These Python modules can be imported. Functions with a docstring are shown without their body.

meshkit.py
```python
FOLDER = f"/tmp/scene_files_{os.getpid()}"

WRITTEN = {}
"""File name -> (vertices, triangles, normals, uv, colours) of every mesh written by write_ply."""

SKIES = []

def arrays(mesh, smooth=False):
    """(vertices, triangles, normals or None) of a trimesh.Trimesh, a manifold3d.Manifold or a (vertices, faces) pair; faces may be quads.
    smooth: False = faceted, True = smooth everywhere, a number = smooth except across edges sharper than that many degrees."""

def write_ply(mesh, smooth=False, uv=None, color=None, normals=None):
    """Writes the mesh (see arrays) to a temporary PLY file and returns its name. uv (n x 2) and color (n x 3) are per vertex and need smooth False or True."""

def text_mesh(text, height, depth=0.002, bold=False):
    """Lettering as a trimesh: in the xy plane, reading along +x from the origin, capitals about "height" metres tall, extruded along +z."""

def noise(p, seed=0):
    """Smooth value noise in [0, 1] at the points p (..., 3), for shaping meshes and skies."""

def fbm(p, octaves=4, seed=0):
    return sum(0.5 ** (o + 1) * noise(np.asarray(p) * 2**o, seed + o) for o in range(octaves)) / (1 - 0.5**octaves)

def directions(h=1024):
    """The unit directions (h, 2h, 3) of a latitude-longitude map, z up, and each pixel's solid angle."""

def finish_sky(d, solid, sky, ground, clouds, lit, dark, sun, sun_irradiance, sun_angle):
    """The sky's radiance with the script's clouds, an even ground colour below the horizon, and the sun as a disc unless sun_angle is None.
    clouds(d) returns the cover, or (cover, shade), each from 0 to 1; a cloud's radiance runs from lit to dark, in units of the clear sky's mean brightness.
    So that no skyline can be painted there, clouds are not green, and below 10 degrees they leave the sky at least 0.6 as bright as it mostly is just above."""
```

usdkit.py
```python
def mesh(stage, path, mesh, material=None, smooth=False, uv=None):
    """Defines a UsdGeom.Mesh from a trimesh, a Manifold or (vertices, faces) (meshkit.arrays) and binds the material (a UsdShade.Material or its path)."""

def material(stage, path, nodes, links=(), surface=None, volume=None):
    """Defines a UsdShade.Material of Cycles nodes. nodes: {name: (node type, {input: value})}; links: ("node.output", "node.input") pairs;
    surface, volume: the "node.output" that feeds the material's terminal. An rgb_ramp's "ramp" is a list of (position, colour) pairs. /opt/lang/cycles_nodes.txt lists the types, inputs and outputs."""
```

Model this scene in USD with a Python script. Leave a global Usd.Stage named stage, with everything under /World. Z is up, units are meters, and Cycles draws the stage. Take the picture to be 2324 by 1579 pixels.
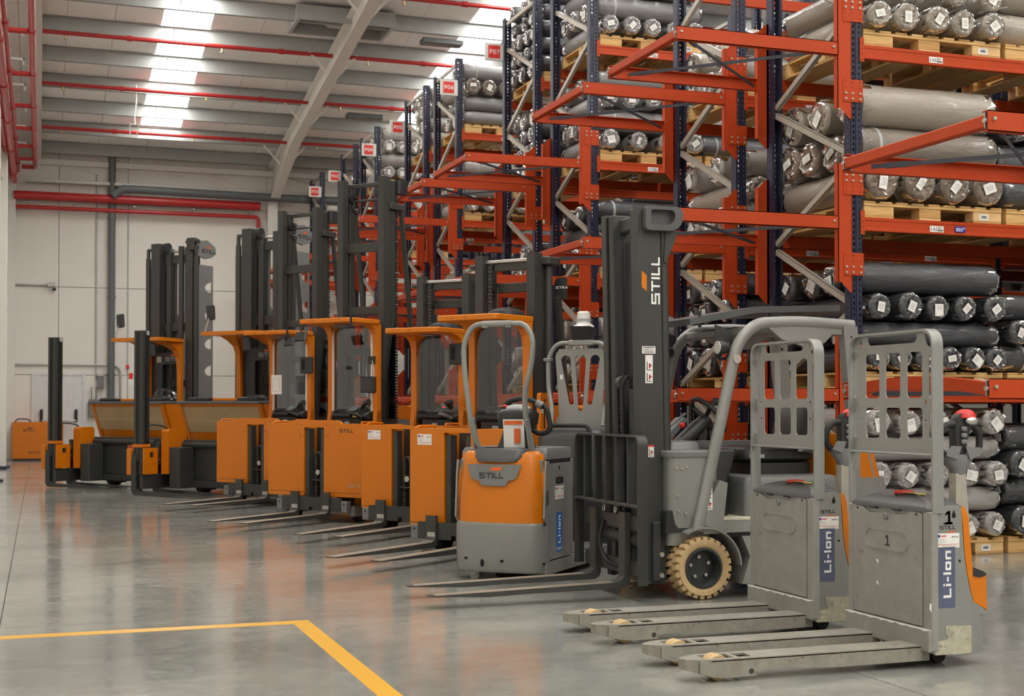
import math, random
import numpy as np
import trimesh
import usdkit, meshkit
from shapely.geometry import Polygon, box as sbox, Point, LineString
from shapely import affinity
from shapely.ops import unary_union
from pxr import Usd, UsdGeom, UsdShade, Gf, Sdf, UsdLux

stage = Usd.Stage.CreateInMemory()
UsdGeom.SetStageUpAxis(stage, 'Z')
UsdGeom.SetStageMetersPerUnit(stage, 1.0)
world = UsdGeom.Xform.Define(stage, '/World')
stage.SetDefaultPrim(world.GetPrim())
UsdGeom.Scope.Define(stage, '/World/Looks')

# ---------------- camera, exposure, daylight ----------------
FPX, IMW, IMH = 3073.0, 2324.0, 1579.0
CAM_Z, PITCH, YAW = 1.30, math.radians(0.95), math.radians(19.212)
PPY = 870.44
cam = UsdGeom.Camera.Define(stage, '/World/camera')
_f = np.array([math.sin(YAW) * math.cos(PITCH), math.cos(YAW) * math.cos(PITCH), math.sin(PITCH)])
_r = np.array([math.cos(YAW), -math.sin(YAW), 0.0])
_u = np.cross(_r, _f)
cam.AddTransformOp().Set(Gf.Matrix4d(*_r, 0, *_u, 0, *(-_f), 0, 0, 0, CAM_Z, 1))
cam.CreateHorizontalApertureAttr(36.0)
cam.CreateVerticalApertureAttr(36.0 * IMH / IMW)
cam.CreateFocalLengthAttr(36.0 * FPX / IMW)
cam.CreateVerticalApertureOffsetAttr((PPY - IMH / 2) / IMW * 36.0)
cam.CreateClippingRangeAttr(Gf.Vec2f(0.05, 500.0))
cam.CreateFStopAttr(4.5)
cam.CreateFocusDistanceAttr(9.5)
cam.CreateExposureAttr(0.0)
SKY_GLOW = 15.8            # radiance of the translucent rooflights (daylight through them)
SKY_COLOR = (1.0, 0.975, 0.93)
dome = UsdLux.DomeLight.Define(stage, '/World/sky')
dome.CreateIntensityAttr(0.6)
dome.CreateColorAttr(Gf.Vec3f(0.75, 0.85, 1.0))

# ---------------- materials ----------------
LK = '/World/Looks/'
MAT = {}
def lin(c):
    return tuple(((x / 255.0) / 12.92 if x / 255.0 <= 0.04045 else ((x / 255.0 + 0.055) / 1.055) ** 2.4) for x in c)
def paint(name, rgb, rough=0.5, metal=0.0, var=0.06, scale=6.0, bump=0.0, bscale=60.0, coat=0.0, spec=0.5, wear=None):
    """Painted or plain surface: srgb colour with slight blotches, optional fine bump and worn patches of colour 'wear'."""
    c = lin(rgb)
    nodes = {'tc': ('texture_coordinate', {}), 'n': ('noise_texture', {'scale': scale, 'detail': 4.0, 'roughness': 0.6}),
             'r': ('rgb_ramp', {'ramp': [(0.3, tuple(x * (1 - var) for x in c)), (0.7, tuple(min(1, x * (1 + var)) for x in c))]}),
             'p': ('principled_bsdf', {'roughness': rough, 'metallic': metal, 'specular_ior_level': spec, 'coat_weight': coat, 'coat_roughness': 0.1})}
    links = [('tc.object', 'n.vector'), ('n.fac', 'r.fac')]
    src = 'r.color'
    if wear:
        nodes['w'] = ('noise_texture', {'scale': wear[1], 'detail': 8.0, 'roughness': 0.72})
        nodes['wm'] = ('map_range', {'from_min': wear[2], 'from_max': wear[2] + 0.05, 'clamp': True})
        nodes['mx'] = ('mix', {'color2': lin(wear[0])})
        links += [('tc.object', 'w.vector'), ('w.fac', 'wm.value'), ('wm.result', 'mx.fac'), ('r.color', 'mx.color1')]
        src = 'mx.color'
    links.append((src, 'p.base_color'))
    if bump:
        nodes['bn'] = ('noise_texture', {'scale': bscale, 'detail': 3.0})
        nodes['b'] = ('bump', {'strength': bump, 'distance': 0.01})
        links += [('tc.object', 'bn.vector'), ('bn.fac', 'b.height'), ('b.normal', 'p.normal')]
    MAT[name] = usdkit.material(stage, LK + name, nodes, links, surface='p.BSDF')
def glow(name, rgb, strength):
    MAT[name] = usdkit.material(stage, LK + name, {'e': ('emission', {'color': rgb, 'strength': strength})}, [], surface='e.emission')

paint('rack_orange', (178, 62, 18), 0.5, var=0.05, scale=2.0, spec=0.3)
paint('rack_navy', (30, 34, 58), 0.42, var=0.06, scale=3.0)
paint('galvanised', (178, 172, 160), 0.42, metal=0.35, var=0.08, scale=14.0)
paint('steel_bright', (190, 188, 182), 0.32, metal=0.8, var=0.05)
paint('strap_dark', (52, 54, 62), 0.45)
paint('truck_orange', (208, 116, 6), 0.4, var=0.03, scale=3.0, coat=0.08, spec=0.4)
paint('truck_dark', (56, 57, 54), 0.5, var=0.05, scale=4.0, bump=0.04, bscale=180)
paint('truck_grey', (142, 142, 138), 0.4, metal=0.25, var=0.04, scale=5.0, bump=0.02, bscale=240)
paint('truck_grey_worn', (148, 147, 141), 0.5, metal=0.2, var=0.10, scale=9.0, bump=0.06, bscale=120, wear=((112, 110, 103), 16.0, 0.63))
paint('fork_worn', (146, 142, 132), 0.55, metal=0.2, var=0.14, scale=18.0, bump=0.12, bscale=90, wear=((120, 112, 100), 22.0, 0.6))
paint('fork_dark', (66, 66, 63), 0.45, metal=0.2, var=0.1, scale=12.0)
paint('fork_edge', (150, 138, 122), 0.5, metal=0.4, var=0.15, scale=14.0)
paint('black_plastic', (44, 45, 46), 0.42, bump=0.05, bscale=260)
paint('black_rubber', (30, 30, 31), 0.6)
paint('dark_cover', (78, 79, 79), 0.36, bump=0.04, bscale=300)
paint('mid_grey', (118, 119, 118), 0.45, bump=0.03, bscale=200)
paint('tyre_tan', (196, 168, 124), 0.8, var=0.1, scale=9.0, bump=0.1, bscale=60)
paint('wheel_dark', (62, 64, 66), 0.4, metal=0.3)
paint('hole_black', (9, 9, 10), 0.8)
paint('pipe_red', (178, 42, 42), 0.32, var=0.04)
paint('pipe_grey', (98, 102, 104), 0.45)
paint('wall_white', (228, 224, 216), 0.75, var=0.02, scale=0.8, bump=0.03, bscale=30)
paint('wall_joint', (120, 116, 108), 0.9)
paint('frame_white', (222, 219, 212), 0.55, var=0.02)
paint('roof_white', (246, 245, 241), 0.6, var=0.02)
paint('purlin_grey', (170, 173, 170), 0.5, metal=0.1, var=0.05, scale=3.0)
paint('conduit', (186, 184, 178), 0.45, metal=0.3)
paint('door_white', (214, 214, 213), 0.5)
paint('sign_red', (222, 52, 46), 0.45)
paint('sign_pale', (214, 214, 208), 0.5)
paint('letter_white', (236, 236, 232), 0.5)
paint('letter_black', (26, 26, 27), 0.5)
paint('letter_grey', (168, 170, 168), 0.5)
paint('letter_dark', (56, 54, 50), 0.5)
paint('label_white', (232, 230, 226), 0.55)
paint('label_blue', (40, 44, 150), 0.5)
paint('liion_blue', (44, 104, 190), 0.4, var=0.12, scale=3.0)
paint('liion_slate', (84, 90, 116), 0.5, var=0.14, scale=9.0)
paint('red_button', (206, 44, 40), 0.35)
paint('wood_panel', (176, 152, 112), 0.6, var=0.06, scale=5.0)
paint('mat_grey', (92, 94, 98), 0.6)
paint('beacon_clear', (214, 212, 206), 0.15, spec=0.6)
paint('tape_worn', (176, 172, 150), 0.6, var=0.2, scale=20.0, bump=0.3, bscale=60, wear=((140, 138, 124), 30.0, 0.55))
paint('adhesive', (198, 192, 170), 0.6, var=0.15, scale=30.0)
paint('yellow_ribbon', (226, 214, 90), 0.5)
paint('brass', (206, 186, 120), 0.3, metal=0.8)
paint('screen_green', (176, 214, 176), 0.25)
paint('screen_blue', (150, 178, 214), 0.25)
paint('orange_mark', (226, 104, 40), 0.4)
paint('mirror_glass', (190, 194, 200), 0.05, metal=1.0)
glow('led_red', (1.0, 0.05, 0.04), 4.0)
glow('rooflight', SKY_COLOR, SKY_GLOW)

def wood(name, rgb):
    c = lin(rgb)
    MAT[name] = usdkit.material(stage, LK + name, {
        'tc': ('texture_coordinate', {}), 'm': ('mapping', {'scale': (1.2, 16.0, 16.0)}), 'oi': ('object_info', {}),
        'n': ('noise_texture', {'scale': 3.0, 'detail': 6.0, 'roughness': 0.6, 'distortion': 0.6}),
        'r': ('rgb_ramp', {'ramp': [(0.25, tuple(x * 0.68 for x in c)), (0.5, c), (0.75, tuple(min(1, x * 1.15) for x in c))]}),
        'p': ('principled_bsdf', {'roughness': 0.68})},
        [('tc.object', 'm.vector'), ('m.vector', 'n.vector'), ('n.fac', 'r.fac'), ('r.color', 'p.base_color')], surface='p.BSDF')
wood('wood_a', (214, 174, 112)); wood('wood_b', (202, 158, 98)); wood('wood_c', (222, 186, 130)); wood('wood_d', (190, 148, 92))

def film(name, rgb, coat_bump=0.5, tone=0.05):
    """Carpet under clear film: rough colour below, a wrinkled clear coat above."""
    c = lin(rgb)
    MAT[name] = usdkit.material(stage, LK + name, {
        'tc': ('texture_coordinate', {}), 'oi': ('object_info', {}),
        'm': ('mapping', {'scale': (2.2, 9.0, 9.0), 'rotation': (0.0, 0.25, 0.35)}),
        'n': ('noise_texture', {'scale': 1.6, 'detail': 5.0, 'roughness': 0.62, 'distortion': 1.2}),
        'n2': ('noise_texture', {'scale': 24.0, 'detail': 3.0}),
        'hm': ('map_range', {'from_min': 0.0, 'from_max': 1.0, 'to_min': 0.82, 'to_max': 1.12}),
        'h': ('hsv', {'color': c}),
        'bmp': ('bump', {'strength': 0.9, 'distance': 0.035}),
        'b2': ('bump', {'strength': 0.15, 'distance': 0.004}),
        'p': ('principled_bsdf', {'roughness': 0.55, 'coat_weight': 1.0, 'coat_roughness': 0.16, 'specular_ior_level': 0.4})},
        [('tc.object', 'm.vector'), ('m.vector', 'n.vector'), ('n.fac', 'bmp.height'), ('bmp.normal', 'p.coat_normal'),
         ('tc.object', 'n2.vector'), ('n2.fac', 'b2.height'), ('b2.normal', 'p.normal'), ('oi.random', 'hm.value'), ('hm.result', 'h.value'), ('h.color', 'p.base_color')], surface='p.BSDF')
film('roll_charcoal', (54, 56, 61), 0.55); film('roll_slate', (84, 85, 89), 0.5); film('roll_grey', (132, 130, 129), 0.4)
film('roll_pale', (166, 162, 158), 0.4); film('roll_beige', (160, 151, 138), 0.4); film('roll_taupe', (124, 113, 102), 0.5)
def film_end(name, rgb):
    c = lin(rgb)
    MAT[name] = usdkit.material(stage, LK + name, {
        'tc': ('texture_coordinate', {}), 'n': ('noise_texture', {'scale': 11.0, 'detail': 5.0, 'roughness': 0.6, 'distortion': 1.6}),
        'r': ('rgb_ramp', {'ramp': [(0.45, c), (0.60, tuple(min(0.8, x * 1.2 + 0.02) for x in c)), (0.70, tuple(min(0.8, x * 1.25 + 0.09) for x in c))]}),
        'b': ('bump', {'strength': 0.5, 'distance': 0.02}),
        'p': ('principled_bsdf', {'roughness': 0.65, 'coat_weight': 0.5, 'coat_roughness': 0.22, 'specular_ior_level': 0.3})},
        [('tc.object', 'n.vector'), ('n.fac', 'r.fac'), ('r.color', 'p.base_color'), ('n.fac', 'b.height'), ('b.normal', 'p.coat_normal')], surface='p.BSDF')
film_end('end_charcoal', (74, 75, 77)); film_end('end_slate', (98, 98, 99)); film_end('end_grey', (138, 135, 133))
film_end('end_pale', (160, 156, 152)); film_end('end_beige', (152, 143, 131)); film_end('end_taupe', (118, 104, 90))

def pane(name, tint=(0.93, 0.95, 0.96), ior=1.45, rough=0.02):
    MAT[name] = usdkit.material(stage, LK + name, {'t': ('transparent_bsdf', {'color': tint}), 'g': ('glossy_bsdf', {'roughness': rough, 'color': (0.9, 0.9, 0.9)}),
        'f': ('fresnel', {'IOR': ior}), 'm': ('mix_closure', {})},
        [('f.fac', 'm.fac'), ('t.BSDF', 'm.closure1'), ('g.BSDF', 'm.closure2')], surface='m.closure')
pane('windscreen', (0.84, 0.86, 0.87)); pane('smoked_pane', (0.52, 0.54, 0.56)); pane('film_loose', (0.93, 0.93, 0.93), 1.28, 0.16)

# polished concrete
_nodes = {
    'g': ('geometry', {}),
    'm1': ('mapping', {'scale': (0.30, 0.75, 1.0)}), 'n1': ('noise_texture', {'scale': 1.0, 'detail': 7.0, 'roughness': 0.62, 'distortion': 0.5}),
    'n2': ('noise_texture', {'scale': 7.0, 'detail': 6.0, 'roughness': 0.7}),
    'r1': ('rgb_ramp', {'ramp': [(0.30, lin((116, 117, 112))), (0.50, lin((141, 142, 136))), (0.68, lin((164, 163, 155)))]}),
    'r2': ('rgb_ramp', {'ramp': [(0.3, (0.86, 0.86, 0.86)), (0.65, (1.08, 1.08, 1.07))]}),
    'mul': ('mix', {'mix_type': 'multiply', 'fac': 1.0}),
    'mr': ('map_range', {'from_min': 0.3, 'from_max': 0.7, 'to_min': 0.05, 'to_max': 0.20, 'clamp': True}),
    'm3': ('mapping', {'scale': (1.6, 2.6, 1.0)}), 'n3': ('noise_texture', {'scale': 1.0, 'detail': 4.0, 'roughness': 0.55}),
    'b': ('bump', {'strength': 0.07, 'distance': 0.01}),
    'sc': ('noise_texture', {'scale': 2.6, 'detail': 9.0, 'roughness': 0.75, 'distortion': 1.5}),
    'p': ('principled_bsdf', {'specular_ior_level': 0.62})}
MAT['concrete'] = usdkit.material(stage, LK + 'concrete', _nodes,
    [('g.position', 'm1.vector'), ('m1.vector', 'n1.vector'), ('n1.fac', 'r1.fac'), ('g.position', 'n2.vector'), ('n2.fac', 'r2.fac'), ('r1.color', 'mul.color1'), ('r2.color', 'mul.color2'),
     ('mul.color', 'p.base_color'), ('g.position', 'sc.vector'), ('sc.fac', 'mr.value'), ('mr.result', 'p.roughness'), ('g.position', 'm3.vector'), ('m3.vector', 'n3.vector'), ('n3.fac', 'b.height'), ('b.normal', 'p.normal')], surface='p.BSDF')
MAT['line_yellow'] = usdkit.material(stage, LK + 'line_yellow', {
    'g': ('geometry', {}), 'n': ('noise_texture', {'scale': 9.0, 'detail': 8.0, 'roughness': 0.7, 'distortion': 0.8}),
    'r': ('rgb_ramp', {'ramp': [(0.0, lin((222, 168, 52))), (0.60, lin((222, 168, 52))), (0.66, lin((186, 156, 92))), (0.74, lin((150, 140, 112)))]}),
    'p': ('principled_bsdf', {'roughness': 0.3, 'specular_ior_level': 0.55})},
    [('g.position', 'n.vector'), ('n.fac', 'r.fac'), ('r.color', 'p.base_color')], surface='p.BSDF')

# ---------------- scene tree helpers ----------------
_names = {}
def numbered(parent, name):
    k = (str(parent), name); n = _names.get(k, 0); _names[k] = n + 1
    return name if n == 0 else '%s_%03d' % (name, n)
def keys(prim, **kw):
    for k, v in kw.items():
        if v: prim.SetCustomDataByKey(k, v)
def thing(name, label=None, cat=None, loc=(0, 0, 0), rotz=0.0, group=None, kind=None):
    x = UsdGeom.Xform.Define(stage, '/World/' + numbered('/World', name))
    x.AddTranslateOp().Set(Gf.Vec3d(*map(float, loc))); x.AddRotateZOp().Set(float(rotz))
    keys(x.GetPrim(), label=label, category=cat, group=group, kind=kind)
    return x.GetPrim()
def put(name, m, mat, parent=None, label=None, cat=None, group=None, kind=None, smooth=False):
    base = parent.GetPath() if parent is not None else Sdf.Path('/World')
    path = str(base) + '/' + numbered(base, name)
    if hasattr(m, 'mesh'): m = m.mesh()
    o = usdkit.mesh(stage, path, m, MAT[mat], smooth=smooth).GetPrim()
    keys(o, label=label, category=cat, group=group, kind=kind)
    return o
def dup(root, name, label, loc, rotz=0.0, group=None, cat=None, euler=None):
    r = UsdGeom.Xform.Define(stage, '/World/' + numbered('/World', name))
    r.AddTranslateOp().Set(Gf.Vec3d(*map(float, loc)))
    r.AddRotateZOp().Set(float(rotz))
    p = r.GetPrim()
    p.GetReferences().AddInternalReference(root.GetPath()); p.SetInstanceable(True)
    keys(p, label=label, category=cat or root.GetCustomDataByKey('category'), group=group)
    return p

# ---------------- mesh helpers ----------------
def _chamfer_topology():
    pts = []
    for sx in (-1, 1):
        for sy in (-1, 1):
            for sz in (-1, 1):
                for ax in range(3):
                    q = np.array([sx, sy, sz], float)
                    for k in range(3):
                        if k != ax: q[k] *= 0.8
                    pts.append(q)
    h = trimesh.convex.convex_hull(np.array(pts))
    order = [int(np.argmin(((h.vertices - p) ** 2).sum(1))) for p in pts]
    inv = {o: i for i, o in enumerate(order)}
    return np.array([[inv[int(a)] for a in f] for f in h.faces])
_CH = _chamfer_topology()
_BX = np.array([[0, 1, 3], [0, 3, 2], [4, 6, 7], [4, 7, 5], [0, 4, 5], [0, 5, 1], [2, 3, 7], [2, 7, 6], [0, 2, 6], [0, 6, 4], [1, 5, 7], [1, 7, 3]])

def stroke_text(kind, h, depth=0.0012):
    """Squared logotype lettering drawn from strokes, in the xy plane like meshkit.text_mesh."""
    w = 0.2
    G = {'S': ([[(1.0, 0.9), (0.1, 0.9), (0.1, 0.5), (0.95, 0.5), (0.95, 0.1), (0.0, 0.1)]], 1.05), 'T': ([[(0, 0.9), (1.0, 0.9)], [(0.5, 0.9), (0.5, 0)]], 1.0),
         'I': ([[(0.1, 1.0), (0.1, 0)]], 0.2), 'L': ([[(0.1, 1.0), (0.1, 0.1), (0.78, 0.1)]], 0.78), 'i': ([[(0.1, 0.68), (0.1, 0)], [(0.1, 0.82), (0.1, 1.0)]], 0.2),
         '-': ([[(0.02, 0.42), (0.4, 0.42)]], 0.42), 'o': ([[(0.1, 0.1), (0.62, 0.1), (0.62, 0.62), (0.1, 0.62), (0.1, 0.1)]], 0.72), 'n': ([[(0.1, 0.0), (0.1, 0.62), (0.62, 0.62), (0.62, 0.0)]], 0.72)}
    x = 0.0; out = []
    for c in kind:
        ls, adv = G[c]
        for l in ls:
            out.append(affinity.translate(LineString(l).buffer(w / 2, cap_style=2, join_style=2 if kind == 'STILL' else 1), x, 0))
        x += adv + 0.16
    g = affinity.scale(unary_union(out), h, h, origin=(0, 0))
    return trimesh.util.concatenate([trimesh.creation.extrude_polygon(q, depth, engine='earcut') for q in getattr(g, 'geoms', [g])])
class MB:
    def __init__(s): s.v = []; s.f = []; s.n = 0
    def add(s, v, f):
        v = np.asarray(v, float); f = np.asarray(f, int)
        if f.shape[1] == 4: f = np.vstack([f[:, [0, 1, 2]], f[:, [0, 2, 3]]])
        s.v.append(v); s.f.append(f + s.n); s.n += len(v); return s
    def addm(s, m): return s.add(m.vertices, m.faces)
    def mesh(s): return trimesh.Trimesh(np.vstack(s.v), np.vstack(s.f), process=False)
    def box(s, x0, x1, y0, y1, z0, z1, ch=0.0):
        lo = np.array([min(x0, x1), min(y0, y1), min(z0, z1)]); hi = np.array([max(x0, x1), max(y0, y1), max(z0, z1)])
        ch = min(ch, 0.45 * float((hi - lo).min()))
        if ch <= 0:
            v = [[(lo, hi)[i][0], (lo, hi)[j][1], (lo, hi)[k][2]] for i in (0, 1) for j in (0, 1) for k in (0, 1)]
            return s.add(v, _BX)
        v = []
        for i in (0, 1):
            for j in (0, 1):
                for k in (0, 1):
                    for ax in range(3):
                        q = [0, 0, 0]
                        for d, b in enumerate((i, j, k)):
                            q[d] = (hi[d] - (0 if d == ax else ch)) if b else (lo[d] + (0 if d == ax else ch))
                        v.append(q)
        return s.add(v, _CH)
    def bar(s, p0, p1, w, h, up=(0, 0, 1), ch=0.0):
        """Box along p0-p1; h along 'up', w across."""
        p0 = np.asarray(p0, float); p1 = np.asarray(p1, float); d = p1 - p0; L = np.linalg.norm(d); d /= L
        u = np.asarray(up, float); u = u - d * (u @ d); u /= np.linalg.norm(u); r = np.cross(u, d)
        t = MB().box(0, L, -w / 2, w / 2, -h / 2, h / 2, ch)
        v = t.v[0]
        return s.add(p0 + v[:, :1] * d + v[:, 1:2] * r + v[:, 2:] * u, t.f[0])
    def tube(s, pts, r, n=10, closed=False):
        p = np.asarray(pts, float); N = len(p)
        rr = np.broadcast_to(r, (N,))
        if closed: t = np.roll(p, -1, 0) - np.roll(p, 1, 0)
        else: t = np.gradient(p, axis=0)
        t /= np.linalg.norm(t, axis=1, keepdims=True) + 1e-12
        a = np.zeros_like(p); a0 = np.cross(t[0], [0, 0, 1.0]) if abs(t[0][2]) < 0.9 else np.cross(t[0], [0, 1.0, 0])
        a[0] = a0 / np.linalg.norm(a0)
        for i in range(1, N):
            q = a[i - 1] - t[i] * (a[i - 1] @ t[i]); a[i] = q / (np.linalg.norm(q) + 1e-12)
        b = np.cross(t, a); ang = np.arange(n) * 2 * np.pi / n
        v = p[:, None] + rr[:, None, None] * (np.cos(ang)[None, :, None] * a[:, None] + np.sin(ang)[None, :, None] * b[:, None])
        v = v.reshape(-1, 3); f = []
        M = N if closed else N - 1
        for i in range(M):
            i2 = (i + 1) % N
            for j in range(n): f.append([i * n + j, i * n + (j + 1) % n, i2 * n + (j + 1) % n, i2 * n + j])
        f = np.array(f); tri = np.vstack([f[:, [0, 1, 2]], f[:, [0, 2, 3]]])
        if not closed:
            v = np.vstack([v, p[0], p[-1]]); c0, c1 = len(v) - 2, len(v) - 1
            tri = np.vstack([tri, [[c0, (j + 1) % n, j] for j in range(n)], [[c1, (N - 1) * n + j, (N - 1) * n + (j + 1) % n] for j in range(n)]])
        return s.add(v, tri)
    def cyl(s, p0, p1, r, n=16, r2=None):
        return s.tube([p0, p1], [r, r if r2 is None else r2], n)
    def prism(s, poly, axis, a0, a1):
        """poly: shapely polygon (or list of points) in the plane across 'axis': x -> (y,z), y -> (x,z), z -> (x,y)."""
        if not hasattr(poly, 'exterior') and not hasattr(poly, 'geoms'): poly = Polygon(poly)
        for g in getattr(poly, 'geoms', [poly]):
            m = trimesh.creation.extrude_polygon(g, abs(a1 - a0), engine='earcut'); v = np.array(m.vertices); f = np.array(m.faces)
            w = v[:, 2] + min(a0, a1)
            if axis == 'x': q = np.stack([w, v[:, 0], v[:, 1]], 1)
            elif axis == 'y': q = np.stack([v[:, 0], w, v[:, 1]], 1); f = f[:, ::-1]
            else: q = np.stack([v[:, 0], v[:, 1], w], 1)
            s.add(q, f)
        return s
    def loft(s, loops, caps=True, closed=False):
        L = np.asarray(loops, float); N, n = L.shape[:2]; v = L.reshape(-1, 3); f = []
        for i in range(N if closed else N - 1):
            i2 = (i + 1) % N
            for j in range(n): f.append([i * n + j, i * n + (j + 1) % n, i2 * n + (j + 1) % n, i2 * n + j])
        f = np.array(f); tri = np.vstack([f[:, [0, 1, 2]], f[:, [0, 2, 3]]])
        if caps and not closed:
            v = np.vstack([v, L[0].mean(0), L[-1].mean(0)]); c0, c1 = len(v) - 2, len(v) - 1
            tri = np.vstack([tri, [[c0, (j + 1) % n, j] for j in range(n)], [[c1, (N - 1) * n + j, (N - 1) * n + (j + 1) % n] for j in range(n)]])
        return s.add(v, tri)
    def lathe(s, prof, c=(0, 0, 0), axis=(0, 0, 1), n=32):
        prof = np.asarray(prof, float); ax = np.asarray(axis, float); ax /= np.linalg.norm(ax)
        a = np.cross(ax, [1, 0, 0]) if abs(ax[0]) < 0.9 else np.cross(ax, [0, 1, 0]); a /= np.linalg.norm(a); b = np.cross(ax, a)
        ang = np.arange(n) * 2 * np.pi / n
        loops = [np.asarray(c) + z * ax + r * (np.cos(ang)[:, None] * a + np.sin(ang)[:, None] * b) for r, z in prof]
        ring = prof[0][0] > 1e-6 and prof[-1][0] > 1e-6
        return s.loft(loops, caps=not ring, closed=ring)
    def text(s, t, h, o, xd, yd, depth=0.002, bold=True, wide=1.0):
        m = stroke_text(t, h, depth) if t in ('STILL', 'Li-Ion') else meshkit.text_mesh(t, h, depth, bold); v = np.array(m.vertices); xd = np.asarray(xd, float); yd = np.asarray(yd, float); zd = np.cross(xd, yd)
        return s.add(np.asarray(o, float) + v[:, :1] * wide * xd + v[:, 1:2] * yd + v[:, 2:] * zd, m.faces)
    def sphere(s, c, r, sub=2, sc=(1, 1, 1)):
        m = trimesh.creation.icosphere(sub, r); return s.add(np.array(m.vertices) * np.asarray(sc) + np.asarray(c), m.faces)
    def hull(s, pts): return s.addm(trimesh.convex.convex_hull(np.asarray(pts, float)))
    def move(s, d):
        s.v = [v + np.asarray(d, float) for v in s.v]; return s
    def rot(s, ang, axis, c=(0, 0, 0)):
        R = trimesh.transformations.rotation_matrix(ang, axis)[:3, :3]; c = np.asarray(c, float)
        s.v = [(v - c) @ R.T + c for v in s.v]; return s
def rrect(x0, x1, y0, y1, r, n=5):
    """Rounded rectangle polygon; r may be one radius or four (bl, br, tr, tl)."""
    rs = [r] * 4 if np.isscalar(r) else list(r); p = []
    for (cx, cy, a0), q in zip(((x0, y0, 180), (x1, y0, 270), (x1, y1, 0), (x0, y1, 90)), rs):
        sx = 1 if cx == x0 else -1; sy = 1 if cy == y0 else -1
        if q <= 0: p.append((cx, cy)); continue
        for k in range(n + 1):
            a = math.radians(a0 + 90 * k / n); p.append((cx + sx * q + q * math.cos(a), cy + sy * q + q * math.sin(a)))
    return p
def fillet(pts, r, n=5, closed=False):
    """Rounds the corners of a 3D polyline."""
    P = [np.asarray(p, float) for p in pts]; N = len(P); out = []
    for i in range(N):
        if not closed and i in (0, N - 1): out.append(P[i]); continue
        a, b, c = P[i - 1], P[i], P[(i + 1) % N]; u = a - b; w = c - b; lu, lw = np.linalg.norm(u), np.linalg.norm(w)
        q = min(r, 0.45 * lu, 0.45 * lw); s0 = b + u / lu * q; s1 = b + w / lw * q
        for k in range(n + 1):
            t = k / n; out.append((1 - t) ** 2 * s0 + 2 * t * (1 - t) * b + t * t * s1)
    return np.array(out)
def rloop(x0, x1, y0, y1, r, z, n=4):
    """Rounded rectangle as a horizontal loop at height z (for lofts)."""
    return [(a, b, z) for a, b in rrect(x0, x1, y0, y1, r, n)]
def chain(mb, p0, p1, w, pitch=0.032, t=0.014):
    """Leaf chain: alternating plates along p0-p1."""
    p0 = np.asarray(p0, float); p1 = np.asarray(p1, float); L = np.linalg.norm(p1 - p0); n = max(2, int(L / pitch))
    for i in range(n):
        a = p0 + (p1 - p0) * (i + 0.1) / n; b = p0 + (p1 - p0) * (i + 0.9) / n
        mb.bar(a, b, w if i % 2 == 0 else w * 0.7, t, up=(1, 0, 0))
    return mb
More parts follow.
